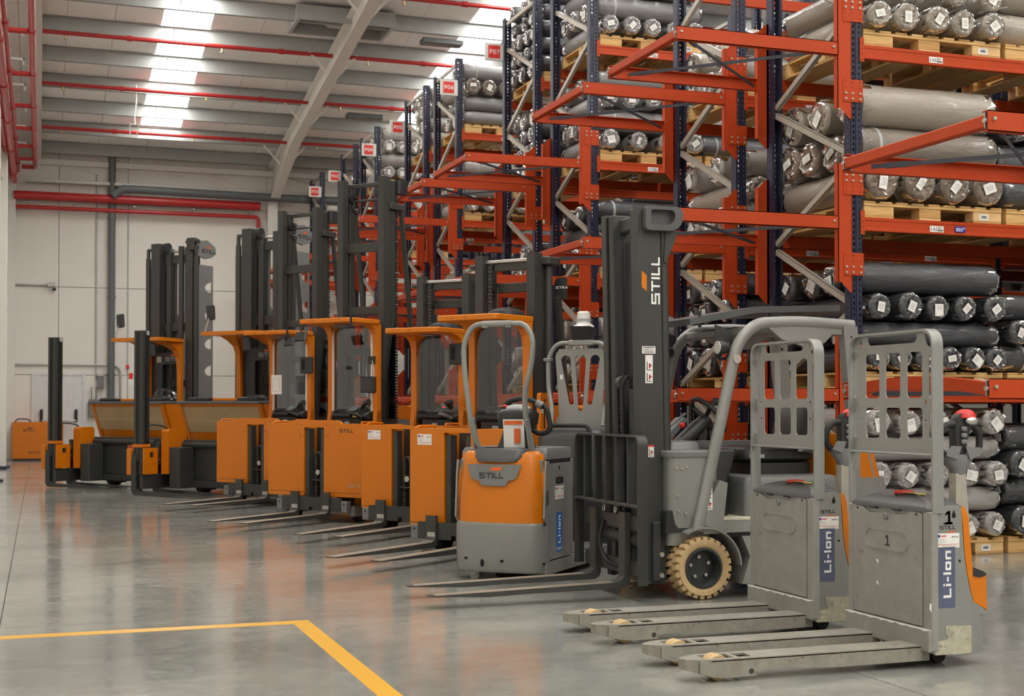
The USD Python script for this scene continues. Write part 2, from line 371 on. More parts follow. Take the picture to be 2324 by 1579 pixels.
def sticker(parent, o, xd, yd, w, h, name='sticker'):
    """White service sticker with a logo mark, coloured lines and small print."""
    xd = np.asarray(xd, float); yd = np.asarray(yd, float); zd = np.cross(xd, yd); o = np.asarray(o, float)
    def pl(m, a0, a1, b0, b1, d0, d1):
        t = MB().box(a0, a1, b0, b1, d0, d1); v = t.v[0]; m.add(o + v[:, :1] * xd + v[:, 1:2] * yd + v[:, 2:] * zd, t.f[0]); return m
    s = put(name, pl(MB(), 0, w, 0, h, 0, 0.0012), 'label_white', parent)
    put('red_line', pl(pl(MB(), 0.02 * w, 0.95 * w, 0.22 * h, 0.25 * h, 0.0012, 0.0018), 0.18 * w, 0.42 * w, 0.78 * h, 0.86 * h, 0.0012, 0.0018), 'sign_red', s)
    put('blue_mark', pl(MB(), 0.05 * w, 0.15 * w, 0.72 * h, 0.92 * h, 0.0012, 0.0018), 'label_blue', s)
    m = MB()
    for k in range(4): pl(m, 0.08 * w, (0.34 + 0.08 * (k % 2)) * w, (0.32 + 0.1 * k) * h, (0.345 + 0.1 * k) * h, 0.0012, 0.0018)
    for k in range(2): pl(m, 0.25 * w, 0.85 * w, (0.08 + 0.06 * k) * h, (0.1 + 0.06 * k) * h, 0.0012, 0.0018)
    put('small_print', m, 'letter_grey', s)
    put('lettering', MB().text('STILL', 0.09 * h, o + xd * 0.66 * w + yd * 0.7 * h + zd * 0.0012, xd, yd, 0.0008, True, 1.5), 'letter_dark', s)
    return s
# ---------------- the setting ----------------
XW, YB, XE, YN = -1.0, 34.8, 30.0, -11.0        # left wall, far wall, right end, behind the camera
RS, RZ, RIDGE = 0.14, 7.38, 10.0                # roof slope, height of the purlins' undersides at the far wall, ridge
def roof_z(y):
    return RZ + RS * (YB - y) if y >= RIDGE else RZ + RS * (YB - RIDGE) - RS * (RIDGE - y)
random.seed(4); np.random.seed(4)

floor = thing('floor', kind='structure')
put('joint_filler', MB().box(XW - 2, XE, YN, YB + 0.3, -0.2, -0.012), 'wall_joint', floor)
xs = [-4.22, -0.218, 3.765, 7.75, 11.75, 30.0]; ys = [-11.0, -3.4, 0.55, 4.5, 8.5, 12.6, 16.6, 20.6, 24.6, 28.6, 35.1]
for i in range(len(xs) - 1):
    for j in range(len(ys) - 1):
        put('slab', MB().box(xs[i] + 0.004, xs[i + 1] - 0.004, ys[j] + 0.004, ys[j + 1] - 0.004, -0.15, 0.0), 'concrete', floor)
ln = thing('floor_marking', 'worn yellow L-shaped line painted on the grey concrete floor', 'floor line', (1.545, 8.2, 0))
put('line', MB().box(-3.4, 0.0, -0.115, 0, 0, 0.0012), 'line_yellow', ln)
put('line', MB().box(-0.108, 0.0, -4.2, -0.115, 0, 0.0012), 'line_yellow', ln)

wb = thing('wall_back', kind='structure')
put('backing', MB().box(XW - 0.3, XE, YB + 0.05, YB + 0.3, 0, 8.6), 'wall_joint', wb)
px = [-1.3, 0.413, 2.04, 5.46, 8.3, 11.1, 15.0, 30.0]; pz = [0.0, 2.06, 4.21, 6.3, 8.4]
for i in range(len(px) - 1):
    for k in range(len(pz) - 1):
        put('panel', MB().box(px[i] + 0.006, px[i + 1] - 0.006, YB, YB + 0.12, pz[k] + 0.006, pz[k + 1] - 0.006, 0.004), 'wall_white', wb)
wl = thing('wall_left', kind='structure')
for k in range(9):
    for (a, b) in ((0, 3.0), (3.0, 6.0), (6.0, 10.0)):
        put('panel', MB().box(XW - 0.2, XW, -11 + k * 5.1, -11 + (k + 1) * 5.1 - 0.012, a, b - 0.012, 0.004), 'wall_white', wl)
put('backing', MB().box(XW - 0.35, XW - 0.2, YN, YB + 0.3, 0, 14), 'wall_joint', wl)
for y in (30.6, 25.0, 19.4, 13.8):
    put('column', MB().box(XW, XW + 0.32, y, y + 0.34, 0, roof_z(y), 0.01), 'frame_white', wl)
    put('base_plate', MB().box(XW, XW + 0.40, y - 0.06, y + 0.4, 0, 0.03, 0.004), 'rack_navy', wl)
    put('base_plate', MB().box(XW + 0.05, XW + 0.36, y - 0.75, y - 0.35, 0, 0.05, 0.004), 'rack_navy', wl)
put('corner_column', MB().box(XW, XW + 0.42, YB - 0.3, YB, 0, 7.3, 0.01), 'frame_white', wl)
# horizontal lattice girder on the left wall
for a, b, n in ((6.1, 7.6, 26),):
    for z in (a, b): put('girder_chord', MB().bar((XW + 0.2, 12, z), (XW + 0.2, 30.5, z), 0.06, 0.06), 'frame_white', wl)
    g = MB()
    for k in range(n):
        y0 = 12 + 18.5 * k / n; y1 = 12 + 18.5 * (k + 1) / n
        g.bar((XW + 0.2, y0, a if k % 2 else b), (XW + 0.2, y1, b if k % 2 else a), 0.03, 0.03)
    put('girder_lattice', g, 'frame_white', wl)
wr = thing('wall_right', kind='structure')
put('panel', MB().box(XE, XE + 0.3, YN, YB, 0, 12.5), 'wall_white', wr)
wn = thing('wall_front', kind='structure')
put('panel', MB().box(XW - 0.3, XE, YN - 0.3, YN, 0, 12.5), 'wall_white', wn)

ce = thing('ceiling', kind='structure')
SKX = [2.2 + 5.85 * k for k in range(3)]; SKW = 0.92
def roof_strip(x0, x1, mat, name, y0, y1, lift=0.28, thick=0.08):
    z0, z1 = roof_z(y0) + lift, roof_z(y1) + lift
    v = [(x0, y0, z0), (x1, y0, z0), (x1, y1, z1), (x0, y1, z1)]
    v = np.array(v + [(a, b, c + thick) for a, b, c in v])
    f = [[0, 3, 2, 1], [4, 5, 6, 7], [0, 1, 5, 4], [1, 2, 6, 5], [2, 3, 7, 6], [3, 0, 4, 7]]
    return put(name, MB().add(v, f), mat, ce)
edges = [XW - 0.3]
for x in SKX: edges += [x, x + SKW]
edges.append(XE)
for i in range(0, len(edges), 2):
    n = max(1, int(round((edges[i + 1] - edges[i]) / 1.0))) if i < 4 else 4
    for k in range(n):
        a = edges[i] + (edges[i + 1] - edges[i]) * k / n; b = edges[i] + (edges[i + 1] - edges[i]) * (k + 1) / n
        roof_strip(a + 0.004, b - 0.004, 'roof_white', 'roof_panel', RIDGE, YB + 0.3)
    roof_strip(edges[i], edges[i + 1], 'roof_white', 'roof_deck', RIDGE, YB + 0.3, 0.37, 0.05)
    roof_strip(edges[i], edges[i + 1], 'roof_white', 'roof_panel', YN, RIDGE)
for x in SKX:
    roof_strip(x, x + SKW, 'rooflight', 'rooflight', RIDGE, YB - 1.9)
    roof_strip(x, x + SKW, 'rooflight', 'rooflight', YN, RIDGE)
    roof_strip(x, x + SKW, 'roof_white', 'roof_panel', YB - 1.9, YB + 0.3)
PY = [34.5 - 1.47 * k for k in range(17)]
for y in PY:
    z = roof_z(y)
    put('purlin', MB().box(0.0 if y > 12 else -1, XE, y, y + 0.004, z, z + 0.275).box(0.0, XE, y, y + 0.07, z, z + 0.004).box(0.0, XE, y - 0.07, y + 0.004, z + 0.27, z + 0.275), 'purlin_grey', ce)
# white soffit along the left eave
v0, v1 = roof_z(10), roof_z(YB)
put('eave_beam', MB().loft([[(-0.16, 10, v0 - 0.1), (0.0, 10, v0 - 0.1), (0.0, 10, v0 + 0.3), (-0.16, 10, v0 + 0.3)], [(-0.16, YB, v1 - 0.12), (0.0, YB, v1 - 0.12), (0.0, YB, v1 + 0.3), (-0.16, YB, v1 + 0.3)]]), 'frame_white', ce)
# white I-section rafters with deeper haunch at the wall, kept up by angle braces
def rafter(x):
    prof = []
    d = 0.62
    for (y, dep) in ((YB, 0.95), (31.4, 0.42), (10.0, 0.42)):
        prof.append((y, roof_z(y), dep))
    web = [(y, z + 0.0) for y, z, dep in prof] + [(y, z - dep) for y, z, dep in reversed(prof)]
    put('rafter', MB().prism(web, 'x', x - 0.006, x + 0.006)
        .loft([[(x - 0.12, y, z), (x + 0.12, y, z), (x + 0.12, y, z + 0.015), (x - 0.12, y, z + 0.015)] for y, z, dep in prof])
        .loft([[(x - 0.12, y, z - dep - 0.015), (x + 0.12, y, z - dep - 0.015), (x + 0.12, y, z - dep), (x - 0.12, y, z - dep)] for y, z, dep in prof]), 'frame_white', ce)
    for y in PY[1:14:2]:
        z = roof_z(y)
        for sx in (-1, 1):
            put('knee_brace', MB().bar((x + sx * 0.1, y - 0.03, z - 0.42), (x + sx * 0.5, y - 0.03, z + 0.02), 0.006, 0.05), 'frame_white', ce)
for x in (5.6, 11.45, 17.3, 23.2): rafter(x)
put('wall_column', MB().box(5.45, 5.7, YB - 0.28, YB, 0, 6.6, 0.01), 'frame_white', wb)
put('wall_rail', MB().box(-0.6, 12, YB - 0.12, YB, 7.17, 7.31, 0.005), 'frame_white', wb)
put('lattice', (lambda m: [m.bar((-0.5 + 0.55 * k, YB - 0.1, 7.18), (-0.5 + 0.55 * (k + 1), YB - 0.1, 7.18 - (0.14 if k % 2 == 0 else 0)), 0.02, 0.02) for k in range(20)] and m)(MB()), 'frame_white', wb)
# tie wire under the near rooflight
put('tie_rod', MB().tube([(2.42, y, roof_z(y) + 0.1) for y in np.linspace(20, 34.4, 12)], 0.008, 6), 'conduit', ce)

# ceiling-level things
for k, (y, z) in enumerate(((24.2, None), (27.15, None), (29.85, None), (32.6, None))):
    zz = roof_z(y) - 0.02
    m = MB().cyl((0.0, y, zz), (16.0, y, zz), 0.042, 12)
    t = thing('sprinkler_pipe', 'red sprinkler pipe under the ceiling, %s from the far wall' % ['fourth', 'third', 'second', 'nearest'][k], 'pipe', (0, 0, 0))
    put('pipe', m, 'pipe_red', t, smooth=40)
    for x in np.arange(0.42, 16, 2.95):
        put('sprinkler_head', MB().cyl((x, y, zz - 0.11), (x, y, zz - 0.04), 0.014, 8).cyl((x, y, zz - 0.12), (x, y, zz - 0.105), 0.03, 8), 'brass', t)
    for x in np.arange(1.6, 16, 2.95):
        put('coupling', MB().cyl((x - 0.05, y, zz), (x + 0.05, y, zz), 0.055, 12), 'pipe_red', t, smooth=40)
# red riser header along the left eave with cross connections to the pipe bundle on the wall
hz = lambda y: 7.0
t = thing('fire_main', 'red fire main running along the top of the left wall with cross branches', 'pipe', (0, 0, 0))
hx, hzv = -0.145, 6.95
put('header', MB().tube(fillet([(hx, 10, hzv), (hx, 33.6, hzv), (hx - 0.01, 33.9, hzv), (hx - 0.3, 33.9, hzv)], 0.1), 0.05, 12), 'pipe_red', t, smooth=40)
for y in (18.2, 21.6, 24.4, 27.0, 29.2, 31.2, 32.8):
    put('branch', MB().cyl((hx, y, hzv), (-0.62, y, hzv), 0.042, 10).cyl((hx, y - 0.1, hzv), (hx, y + 0.1, hzv), 0.062, 12), 'pipe_red', t, smooth=40)
for i, (x, z, r) in enumerate(((-0.72, 6.75, 0.07), (-0.60, 6.65, 0.06), (-0.52, 6.9, 0.04))):
    pm = thing('riser_pipe', ['thick red pipe on the left wall, outermost of three', 'red pipe on the left wall, middle of three', 'thin red pipe on the left wall, nearest the fire main'][i], 'pipe', (0, 0, 0))
    put('pipe', MB().cyl((x, 10, z), (x, 34.2, z), r, 12), 'pipe_red', pm, smooth=40)
    for y in np.arange(12, 34, 3.0): put('coupling', MB().cyl((x, y - 0.07, z), (x, y + 0.07, z), r + 0.02, 12), 'pipe_red', pm, smooth=40)
    if i == 0:
        for y in np.arange(12.5, 34, 1.9): put('bracket', MB().box(-1.0, -0.28, y, y + 0.04, 7.06, 7.1).box(-0.3, -0.28, y, y + 0.04, 6.98, 7.1), 'conduit', pm)
# far wall services
t = thing('hydrant_pipe', 'thick red fire pipe along the far wall', 'pipe', (0, 0, 0))
put('pipe', MB().cyl((-0.62, YB - 0.3, 6.37), (5.25, YB - 0.3, 6.37), 0.105, 16), 'pipe_red', t, smooth=40)
for x in (-0.25, 0.75, 2.17, 3.6, 5.0): put('hanger', MB().bar((x, YB - 0.3, 5.98), (x, YB - 0.3, 6.62), 0.02, 0.02).box(x - 0.02, x + 0.02, YB - 0.3, YB, 6.2, 6.23), 'conduit', t)
t = thing('thin_fire_pipe', 'thin red fire pipe below the thick one on the far wall', 'pipe', (0, 0, 0))
put('pipe', MB().tube(fillet([(-0.62, YB - 0.22, 6.1), (5.22, YB - 0.22, 6.1), (5.22, YB - 0.22, 5.7)], 0.1), 0.052, 12), 'pipe_red', t, smooth=40)
t = thing('drain_pipe', 'grey vertical drainpipe on the white far wall', 'pipe', (1.645, YB - 0.16, 0))
put('pipe', MB().cyl((0, 0, 0), (0, 0, 7.5), 0.085, 16), 'pipe_grey', t, smooth=40)
for z in (2.05, 3.95, 5.9, 6.45): put('collar', MB().cyl((0, 0, z), (0, 0, z + 0.05), 0.1, 16), 'pipe_grey', t, smooth=40)
t = thing('collector_pipe', 'grey horizontal drainpipe above the red pipe on the far wall', 'pipe', (0, 0, 0))
put('pipe', MB().tube(fillet([(1.65, YB - 0.42, 6.42), (1.85, YB - 0.42, 6.62), (12.0, YB - 0.42, 6.53)], 0.15), 0.1, 14), 'pipe_grey', t, smooth=40)
put('cable_tray', MB().box(-0.35, 12, YB - 0.22, YB - 0.04, 6.72, 6.80, 0.004), 'conduit', None, 'galvanised cable tray high on the far wall', 'cable tray')
t = thing('electric_conduit', 'conduit run across the far wall above the door with a bent end', 'conduit', (0, 0, 0))
put('run', MB().tube(fillet([(-0.95, YB - 0.04, 2.31), (1.75, YB - 0.04, 2.31), (1.87, YB - 0.04, 2.2), (1.87, YB - 0.04, 0.2)], 0.12), 0.026, 8), 'conduit', t, smooth=40)
t = thing('electric_conduit', 'vertical conduit from the ceiling down to the grey electric box', 'conduit', (1.287, YB - 0.03, 0))
put('run', MB().cyl((0, 0, 1.95), (0, 0, 7.0), 0.02, 8), 'conduit', t, smooth=40)
t = thing('electric_conduit', 'thin conduit with red alarm button between drainpipe and lift masts', 'conduit', (2.04, YB - 0.03, 0))
put('run', MB().cyl((0, 0, 2.3), (0, 0, 7.0), 0.014, 8), 'conduit', t, smooth=40)
put('alarm_button', MB().box(-0.035, 0.035, -0.05, 0, 2.23, 2.32, 0.008), 'red_button', t)
t = thing('fire_notice', 'small red and white fire notice on the far wall', 'sign', (2.12, YB - 0.012, 1.82))
put('plate', MB().box(-0.05, 0.05, 0, 0.01, 0, 0.3), 'letter_white', t); put('red_field', MB().box(-0.05, 0.05, -0.003, 0, 0.15, 0.3), 'sign_red', t)
t = thing('electric_box', 'pale blue topped electric box on the far wall', 'electric box', (1.4, YB - 0.02, 1.75))
put('body', MB().box(-0.08, 0.08, -0.14, 0, 0, 0.28, 0.01), 'mid_grey', t); put('lid', MB().box(-0.085, 0.085, -0.15, 0, 0.28, 0.36, 0.01), 'conduit', t)
t = thing('socket_panel', 'grey socket panel low on the far wall', 'socket panel', (1.25, YB - 0.02, 1.05))
put('body', MB().box(-0.13, 0.13, -0.13, 0, 0, 0.42, 0.01), 'mid_grey', t)
for x in (-0.06, 0.05): put('cable', MB().cyl((x, -0.06, 0.42), (x, -0.06, 0.72), 0.012, 6), 'mid_grey', t)
t = thing('security_camera', 'small black dome security camera with white junction box on far wall', 'camera', (0.31, YB - 0.02, 4.14))
put('junction_box', MB().box(-0.16, 0.02, -0.09, 0, 0.06, 0.17, 0.01), 'conduit', t); put('dome', MB().sphere((0, -0.06, 0.0), 0.045, 2), 'black_plastic', t, smooth=40)
put('conduit', MB().cyl((-1.2, -0.02, 0.1), (-0.15, -0.02, 0.1), 0.022, 8), 'conduit', t)
d = thing('door_1', kind='structure')
put('frame', MB().prism(Polygon(sbox(-0.2, 0, 1.05, 2.12).exterior).difference(sbox(-0.13, -0.1, 0.98, 2.05)), 'y', YB - 0.05, YB), 'door_white', d)
put('leaf', MB().box(-0.13, 0.98, YB - 0.035, YB, 0.01, 2.05, 0.004), 'door_white', d)
for x in (0.03, 0.83): put('panic_bar_arm', MB().bar((x, YB - 0.05, 0.92), (x, YB - 0.1, 1.22), 0.07, 0.07, ch=0.01), 'black_plastic', d)
put('panic_bar', MB().cyl((0.03, YB - 0.11, 0.95), (0.83, YB - 0.11, 0.95), 0.016, 8), 'steel_bright', d)

# hanging sign frames and ceiling units
t = thing('ceiling_vent', 'dark framed rectangular vent unit in the ceiling beside the white rafter', 'vent', (5.5, 25.9, roof_z(25.9) - 0.05), 0)
z0 = 0.12
put('frame', MB().prism(sbox(-0.95, -0.55, 0.95, 0.55).difference(sbox(-0.88, -0.48, 0.88, 0.48)), 'z', z0 - 0.08, z0 + 0.2), 'purlin_grey', t)
put('backing', MB().box(-0.88, 0.88, -0.48, 0.48, z0 + 0.1, z0 + 0.16), 'mid_grey', t)
put('motor', MB().box(-0.3, 0.1, -0.1, 0.12, z0, z0 + 0.12, 0.02).cyl((-0.28, 0, z0), (0.1, 0, z0), 0.05, 10), 'conduit', t)
for k, (x, y) in enumerate(((7.55, 25.95), (7.0, 30.4))):
    t = thing('ceiling_lamp', ['unlit dark framed lamp under the far rooflights, upper of two', 'unlit dark framed lamp under the far rooflights, lower of two'][k], 'lamp', (x, y, roof_z(y) - 0.1))
    put('housing', MB().box(-0.42, 0.42, -0.14, 0.14, 0, 0.1, 0.01), 'pipe_grey', t); put('diffuser', MB().box(-0.37, 0.37, -0.1, 0.1, -0.01, 0.0), 'mid_grey', t)
t = thing('hanging_cable', 'white loop of cable with a bracket hanging from the ceiling', 'cable', (1.9, 29.9, roof_z(29.9)))
put('cable', MB().tube(fillet([(0, 0, 0.1), (0.01, 0, -0.25), (-0.03, 0, -0.55), (-0.02, 0, -0.75)], 0.1), 0.018, 6), 'frame_white', t, smooth=40)
put('bracket', MB().tube([(-0.12, 0, -0.75), (-0.12, 0, -1.0), (0.02, 0, -1.0), (0.06, 0, -0.75), (-0.12, 0, -0.75)], 0.014, 6), 'conduit', t)
# ---------------- pallet racks ----------------
XR = 6.47
ROWS = [('A', 9.85), ('B', 11.85), ('C', 15.60), ('D', 17.60), ('E', 21.35), ('F', 23.35), ('G', 27.10), ('H', 29.10), ('I', 32.85)]
LEV = [1.45, 2.905, 4.375, 5.83]
RD = 1.40
def upright_mesh(x, y, front):
    """Perforated upright: slotted web on the aisle side, two flanges and return lips."""
    s = 1 if front else -1
    web = sbox(x, 0.01, x + 0.11, 7.05)
    holes = []
    for k in range(139):
        z = 0.06 + 0.05 * k
        for hx in (x + 0.026, x + 0.084):
            holes.append(Polygon([(hx - 0.008, z + 0.024), (hx - 0.008, z + 0.008), (hx - 0.003, z - 0.004), (hx + 0.003, z - 0.004), (hx + 0.008, z + 0.008), (hx + 0.008, z + 0.024)]))
    web = Polygon(web.exterior.coords, [h.exterior.coords for h in holes])
    y0, y1 = (y, y + 0.003) if front else (y + 0.097, y + 0.1)
    m = MB().prism(web, 'y', y0, y1)
    m.box(x + 0.047, x + 0.063, y0 - 0.006 if front else y1, y0 if front else y1 + 0.006, 0.01, 7.05)
    side = sbox(y, 0.01, y + 0.1, 7.05)
    sh = [Point(y + 0.05, 0.06 + 0.05 * k).buffer(0.007, 2) for k in range(139)]
    side = Polygon(side.exterior.coords, [h.exterior.coords for h in sh])
    m.prism(side, 'x', x, x + 0.003).prism(sbox(y, 0.01, y + 0.1, 7.05), 'x', x + 0.107, x + 0.11)
    yl = (y + 0.097, y + 0.1) if front else (y, y + 0.003)
    m.box(x + 0.003, x + 0.025, yl[0], yl[1], 0.01, 7.05).box(x + 0.085, x + 0.107, yl[0], yl[1], 0.01, 7.05)
    return m
def cprof(p0, p1, h, d, t, side):
    """C channel from p0 to p1 (along x); web on side -1 / +1 in y, flanges inwards."""
    (x0, y, z), (x1, _, _) = p0, p1
    yi = y - side * d
    return MB().box(x0, x1, y - side * t, y, z - h, z).box(x0, x1, min(y, yi), max(y, yi), z - t, z).box(x0, x1, min(y, yi), max(y, yi), z - h, z - h + t)
def plate_holes(x0, x1, z0, z1, cols, rows, r):
    return Polygon(sbox(x0, z0, x1, z1).exterior.coords, [Point(a, b).buffer(r, 2).exterior.coords for a in cols for b in rows])
_up_cache = {}
def make_rack(label, y0, bent=False, levels=(0, 1, 2), bays=(0.0, 3.06), x=XR, group=None):
    t = thing('pallet_rack', label, 'pallet rack', (x, y0, 0), group=group)
    for fx in bays:
        for front in (True, False):
            k = (fx, front)
            if k not in _up_cache: _up_cache[k] = upright_mesh(fx, 0.0 if front else RD - 0.1, front).mesh()
            put('upright', _up_cache[k], 'rack_navy', t)
            yb = 0.0 if front else RD - 0.1
            put('foot_plate', MB().box(fx - 0.02, fx + 0.13, yb - 0.03, yb + 0.13, 0, 0.01), 'rack_navy', t)
        nodes = []
        z, rear = 0.22, True
        while z < 6.9:
            nodes.append((RD - 0.09 if rear else 0.09, z)); z += 0.64; rear = not rear
        for a, b in zip(nodes, nodes[1:]):
            dz = 0.035
            p0 = (fx + 0.04, a[0], a[1] + dz); p1 = (fx + 0.04, b[0], b[1] - dz)
            d = np.array(p1) - np.array(p0); u = np.array([0, -d[2], d[1]]); u /= np.linalg.norm(u)
            m = MB().bar(p0, p1, 0.004, 0.06, up=u)
            for s in (-1, 1): m.bar(np.array(p0) + u * s * 0.028 + [0.018, 0, 0], np.array(p1) + u * s * 0.028 + [0.018, 0, 0], 0.04, 0.004, up=u)
            put('brace', m, 'galvanised', t)
        put('brace', MB().bar((fx + 0.04, 0.09, 6.96), (fx + 0.04, RD - 0.09, 6.96), 0.03, 0.05), 'galvanised', t)
    prof = [(0, 0), (0.05, 0), (0.05, -0.115), (0, -0.115), (0, -0.095), (0.004, -0.09), (0.004, -0.03), (0, -0.025)]
    for z in LEV:
        for front in (True, False):
            q = [((a if front else RD - a), z + b) for a, b in prof]
            be = put('beam', MB().prism(q, 'x', 0.112, 3.058), 'rack_orange', t)
            for x0, x1 in ((0.088, 0.128), (3.042, 3.082)):
                ya, yb2 = (-0.012, -0.007) if front else (RD + 0.007, RD + 0.012)
                put('end_connector', MB().prism(plate_holes(x0, x1, z - 0.15, z + 0.055, [(x0 + x1) / 2], [z - 0.13 + 0.045 * k for k in range(4)], 0.006), 'y', ya, yb2), 'rack_orange', be)
    # pick-and-drop stations: two hooked posts, two channel arms, a tie bar and crossed straps per level
    for li in levels:
        L = LEV[li]
        for side, y in ((-1, -0.006), (1, RD + 0.006)):
            ztop, zbot = L + 0.53, max(0.02, L - 0.645)
            web = [(-0.128, zbot + 0.086), (-0.098, zbot + 0.086), (-0.012, zbot), (0.008, zbot), (0.008, ztop), (-0.012, ztop), (-0.098, ztop - 0.086), (-0.128, ztop - 0.086)]
            po = put('station_post', MB().prism(web, 'y', min(y, y - side * 0.005), max(y, y - side * 0.005)).box(-0.128, -0.123, min(y, y - side * 0.06), max(y, y - side * 0.06), zbot + 0.086, ztop - 0.086)
                     .box(0.0, 0.005, min(y, y - side * 0.04), max(y, y - side * 0.04), zbot, ztop), 'rack_orange', t)
            for pz0, top in ((L - 0.50, False), (L + 0.182, True)):
                if pz0 < 0.05: continue
                cols = (-0.055, 0.01, 0.085); rows = [pz0 + 0.025 + 0.047 * k for k in range(4)]
                pl = put('splice_plate', MB().prism(plate_holes(-0.08, 0.115, pz0, pz0 + 0.19, cols, rows, 0.005), 'y', min(y, y + side * 0.006), max(y, y + side * 0.006)), 'rack_orange', po)
                for c in cols:
                    for rz in (rows[2:] if top else rows[:2]):
                        put('bolt', MB().cyl((c, y + side * 0.006, rz), (c, y + side * 0.016, rz), 0.011, 6), 'galvanised', po)
            ar = put('station_arm', cprof((-1.63, y, L), (-0.12, y, L), 0.112, 0.05, 0.005, side), 'rack_orange', t)
            for bx in (-1.59, -0.17): put('bolt', MB().cyl((bx, y, L - 0.045), (bx, y + side * 0.012, L - 0.045), 0.011, 6), 'galvanised', ar)
        tz = L - 0.055
        if bent and li == 0:
            pts = [(-1.6, 0.02 + (RD - 0.04) * k / 14, tz + 0.045 * math.sin(math.pi * k / 14) ** 1.0) for k in range(15)]
            m = MB()
            loops = [[(px - 0.03, py, pz - 0.035), (px + 0.03, py, pz - 0.035), (px + 0.03, py, pz + 0.035), (px - 0.03, py, pz + 0.035)] for px, py, pz in pts]
            tb = put('tie_bar', m.loft(loops), 'rack_orange', t, label='orange tie bar bowed upwards')
        else:
            tb = put('tie_bar', MB().box(-1.63, -1.57, 0.02, RD - 0.02, tz - 0.035, tz + 0.035, 0.006), 'rack_orange', t)
        for yy in (0.012, RD - 0.02): put('end_clip', MB().box(-1.636, -1.57, yy, yy + 0.008, tz - 0.04, tz + 0.045).cyl((-1.645, yy, tz), (-1.62, yy, tz), 0.014, 6), 'steel_bright', tb)
        for a, b, dz in (((-1.52, 0.05), (-0.17, RD - 0.06), -0.02), ((-1.45, RD - 0.05), (-0.22, 0.06), -0.012)):
            put('cross_strap', MB().bar((a[0], a[1], L - 0.06 + dz), (b[0], b[1], L - 0.06 + dz), 0.006, 0.028, up=(0, 0, 1)), 'strap_dark', t)
            put('turnbuckle', MB().bar((a[0] + 0.05 * (b[0] - a[0]), a[1] + 0.05 * (b[1] - a[1]), L - 0.06 + dz), (a[0] + 0.13 * (b[0] - a[0]), a[1] + 0.13 * (b[1] - a[1]), L - 0.06 + dz), 0.02, 0.036), 'strap_dark', t)
    # location labels on the aisle-side beams
    for n, z in enumerate(LEV):
        for lx in (0.79, 2.2):
            lb = put('location_label', MB().box(lx, lx + 0.142, -0.002, 0, z - 0.098, z - 0.045), 'label_white', t)
            put('lettering', MB().text('A%d' % (n + 1), 0.026, (lx + 0.03, -0.002, z - 0.085), (1, 0, 0), (0, 0, 1), 0.0012, False)
                .box(lx + 0.012, lx + 0.015, -0.0032, -0.002, z - 0.08, z - 0.055).prism([(lx + 0.008, z - 0.078), (lx + 0.019, z - 0.078), (lx + 0.0135, z - 0.09)], 'y', -0.0032, -0.002), 'letter_dark', lb)
            m = MB()
            for k in range(12): m.box(lx + 0.08 + 0.0046 * k, lx + 0.08 + 0.0046 * k + (0.0028 if k % 3 else 0.0016), -0.0032, -0.002, z - 0.09, z - 0.075)
            for k, w in enumerate((0.045, 0.03)): m.box(lx + 0.08, lx + 0.08 + w, -0.0032, -0.002, z - 0.058 - 0.009 * k, z - 0.055 - 0.009 * k)
            put('barcode', m, 'letter_dark', lb)
    return t
ORD = ['nearest', 'second', 'third', 'fourth', 'fifth', 'sixth', 'seventh', 'eighth', 'ninth']
RK = {}
for i, (n, y) in enumerate(ROWS):
    lab = ['nearest whole navy and orange pallet rack, behind the grey pallet trucks', 'second navy and orange pallet rack, back to back with the nearest one', 'third navy and orange pallet rack, across the aisle behind the grey forklift mast',
           'fourth navy and orange pallet rack, left one carrying sign P07', 'fifth navy and orange pallet rack, with sign P06 on its end', 'sixth navy and orange pallet rack, with sign P05 on its end',
           'seventh navy and orange pallet rack, with sign P04 on its end', 'eighth navy and orange pallet rack, with sign P03 on its end', 'farthest navy and orange pallet rack, with sign P02 on its end'][i]
    RK[n] = make_rack(lab, y) if i == 0 else dup(RK['A'], 'pallet_rack', lab, (XR, y, 0))
def LD(i, k): return 'deeper navy and orange rack bay, %s behind the end bay of the %s rack' % (['next', 'second'][k - 1], ORD[i])
GD = 'deeper rack bays behind the end bays'
ext = make_rack(LD(0, 1), 9.85, levels=(), bays=(3.06,), x=XR + 3.06, group=GD)
for i, (n, y) in enumerate(ROWS):
    for k in (1, 2):
        if (n, k) != ('A', 1): dup(ext, 'pallet_rack', LD(i, k), (XR + 3.06 * k, y, 0), group=GD)
make_rack('pallet rack mostly beyond the right edge, only its orange arms with bowed bar showing', 6.06, bent=True, levels=(0, 1))
t = thing('location_label', 'blue S01 label on the orange second-level beam of the nearest rack', 'label', (7.52, 9.846, 2.815))
put('plate', MB().box(0, 0.108, 0, 0.003, 0, 0.05), 'label_blue', t); put('lettering', MB().text('S01', 0.028, (0.006, 0, 0.009), (1, 0, 0), (0, 0, 1), 0.0012, True).box(0.08, 0.1, -0.0012, 0, 0.036, 0.04).box(0.08, 0.102, -0.0012, 0, 0.028, 0.031), 'letter_white', t)
for n, y, s in (('P07', 18.99, 0), ('P06', 21.36, 0), ('P05', 24.74, 0), ('P04', 27.11, 0), ('P03', 30.49, 0), ('P02', 32.86, 0)):
    t = thing('aisle_sign', 'pale aisle sign with red square reading %s high on a rack end' % n, 'sign', (XR - 0.285, y - 0.03, 6.42))
    put('board', MB().box(0, 0.3, 0, 0.025, 0, 0.26, 0.004), 'sign_pale', t)
    put('red_square', MB().box(0.05, 0.235, -0.003, 0, 0.035, 0.225), 'sign_red', t)
    put('lettering', MB().text(n, 0.062, (0.064, -0.003, 0.1), (1, 0, 0), (0, 0, 1), 0.0015, True), 'letter_white', t)
    put('bracket', MB().box(0.27, 0.3, 0.025, 0.05, 0.05, 0.2), 'galvanised', t)
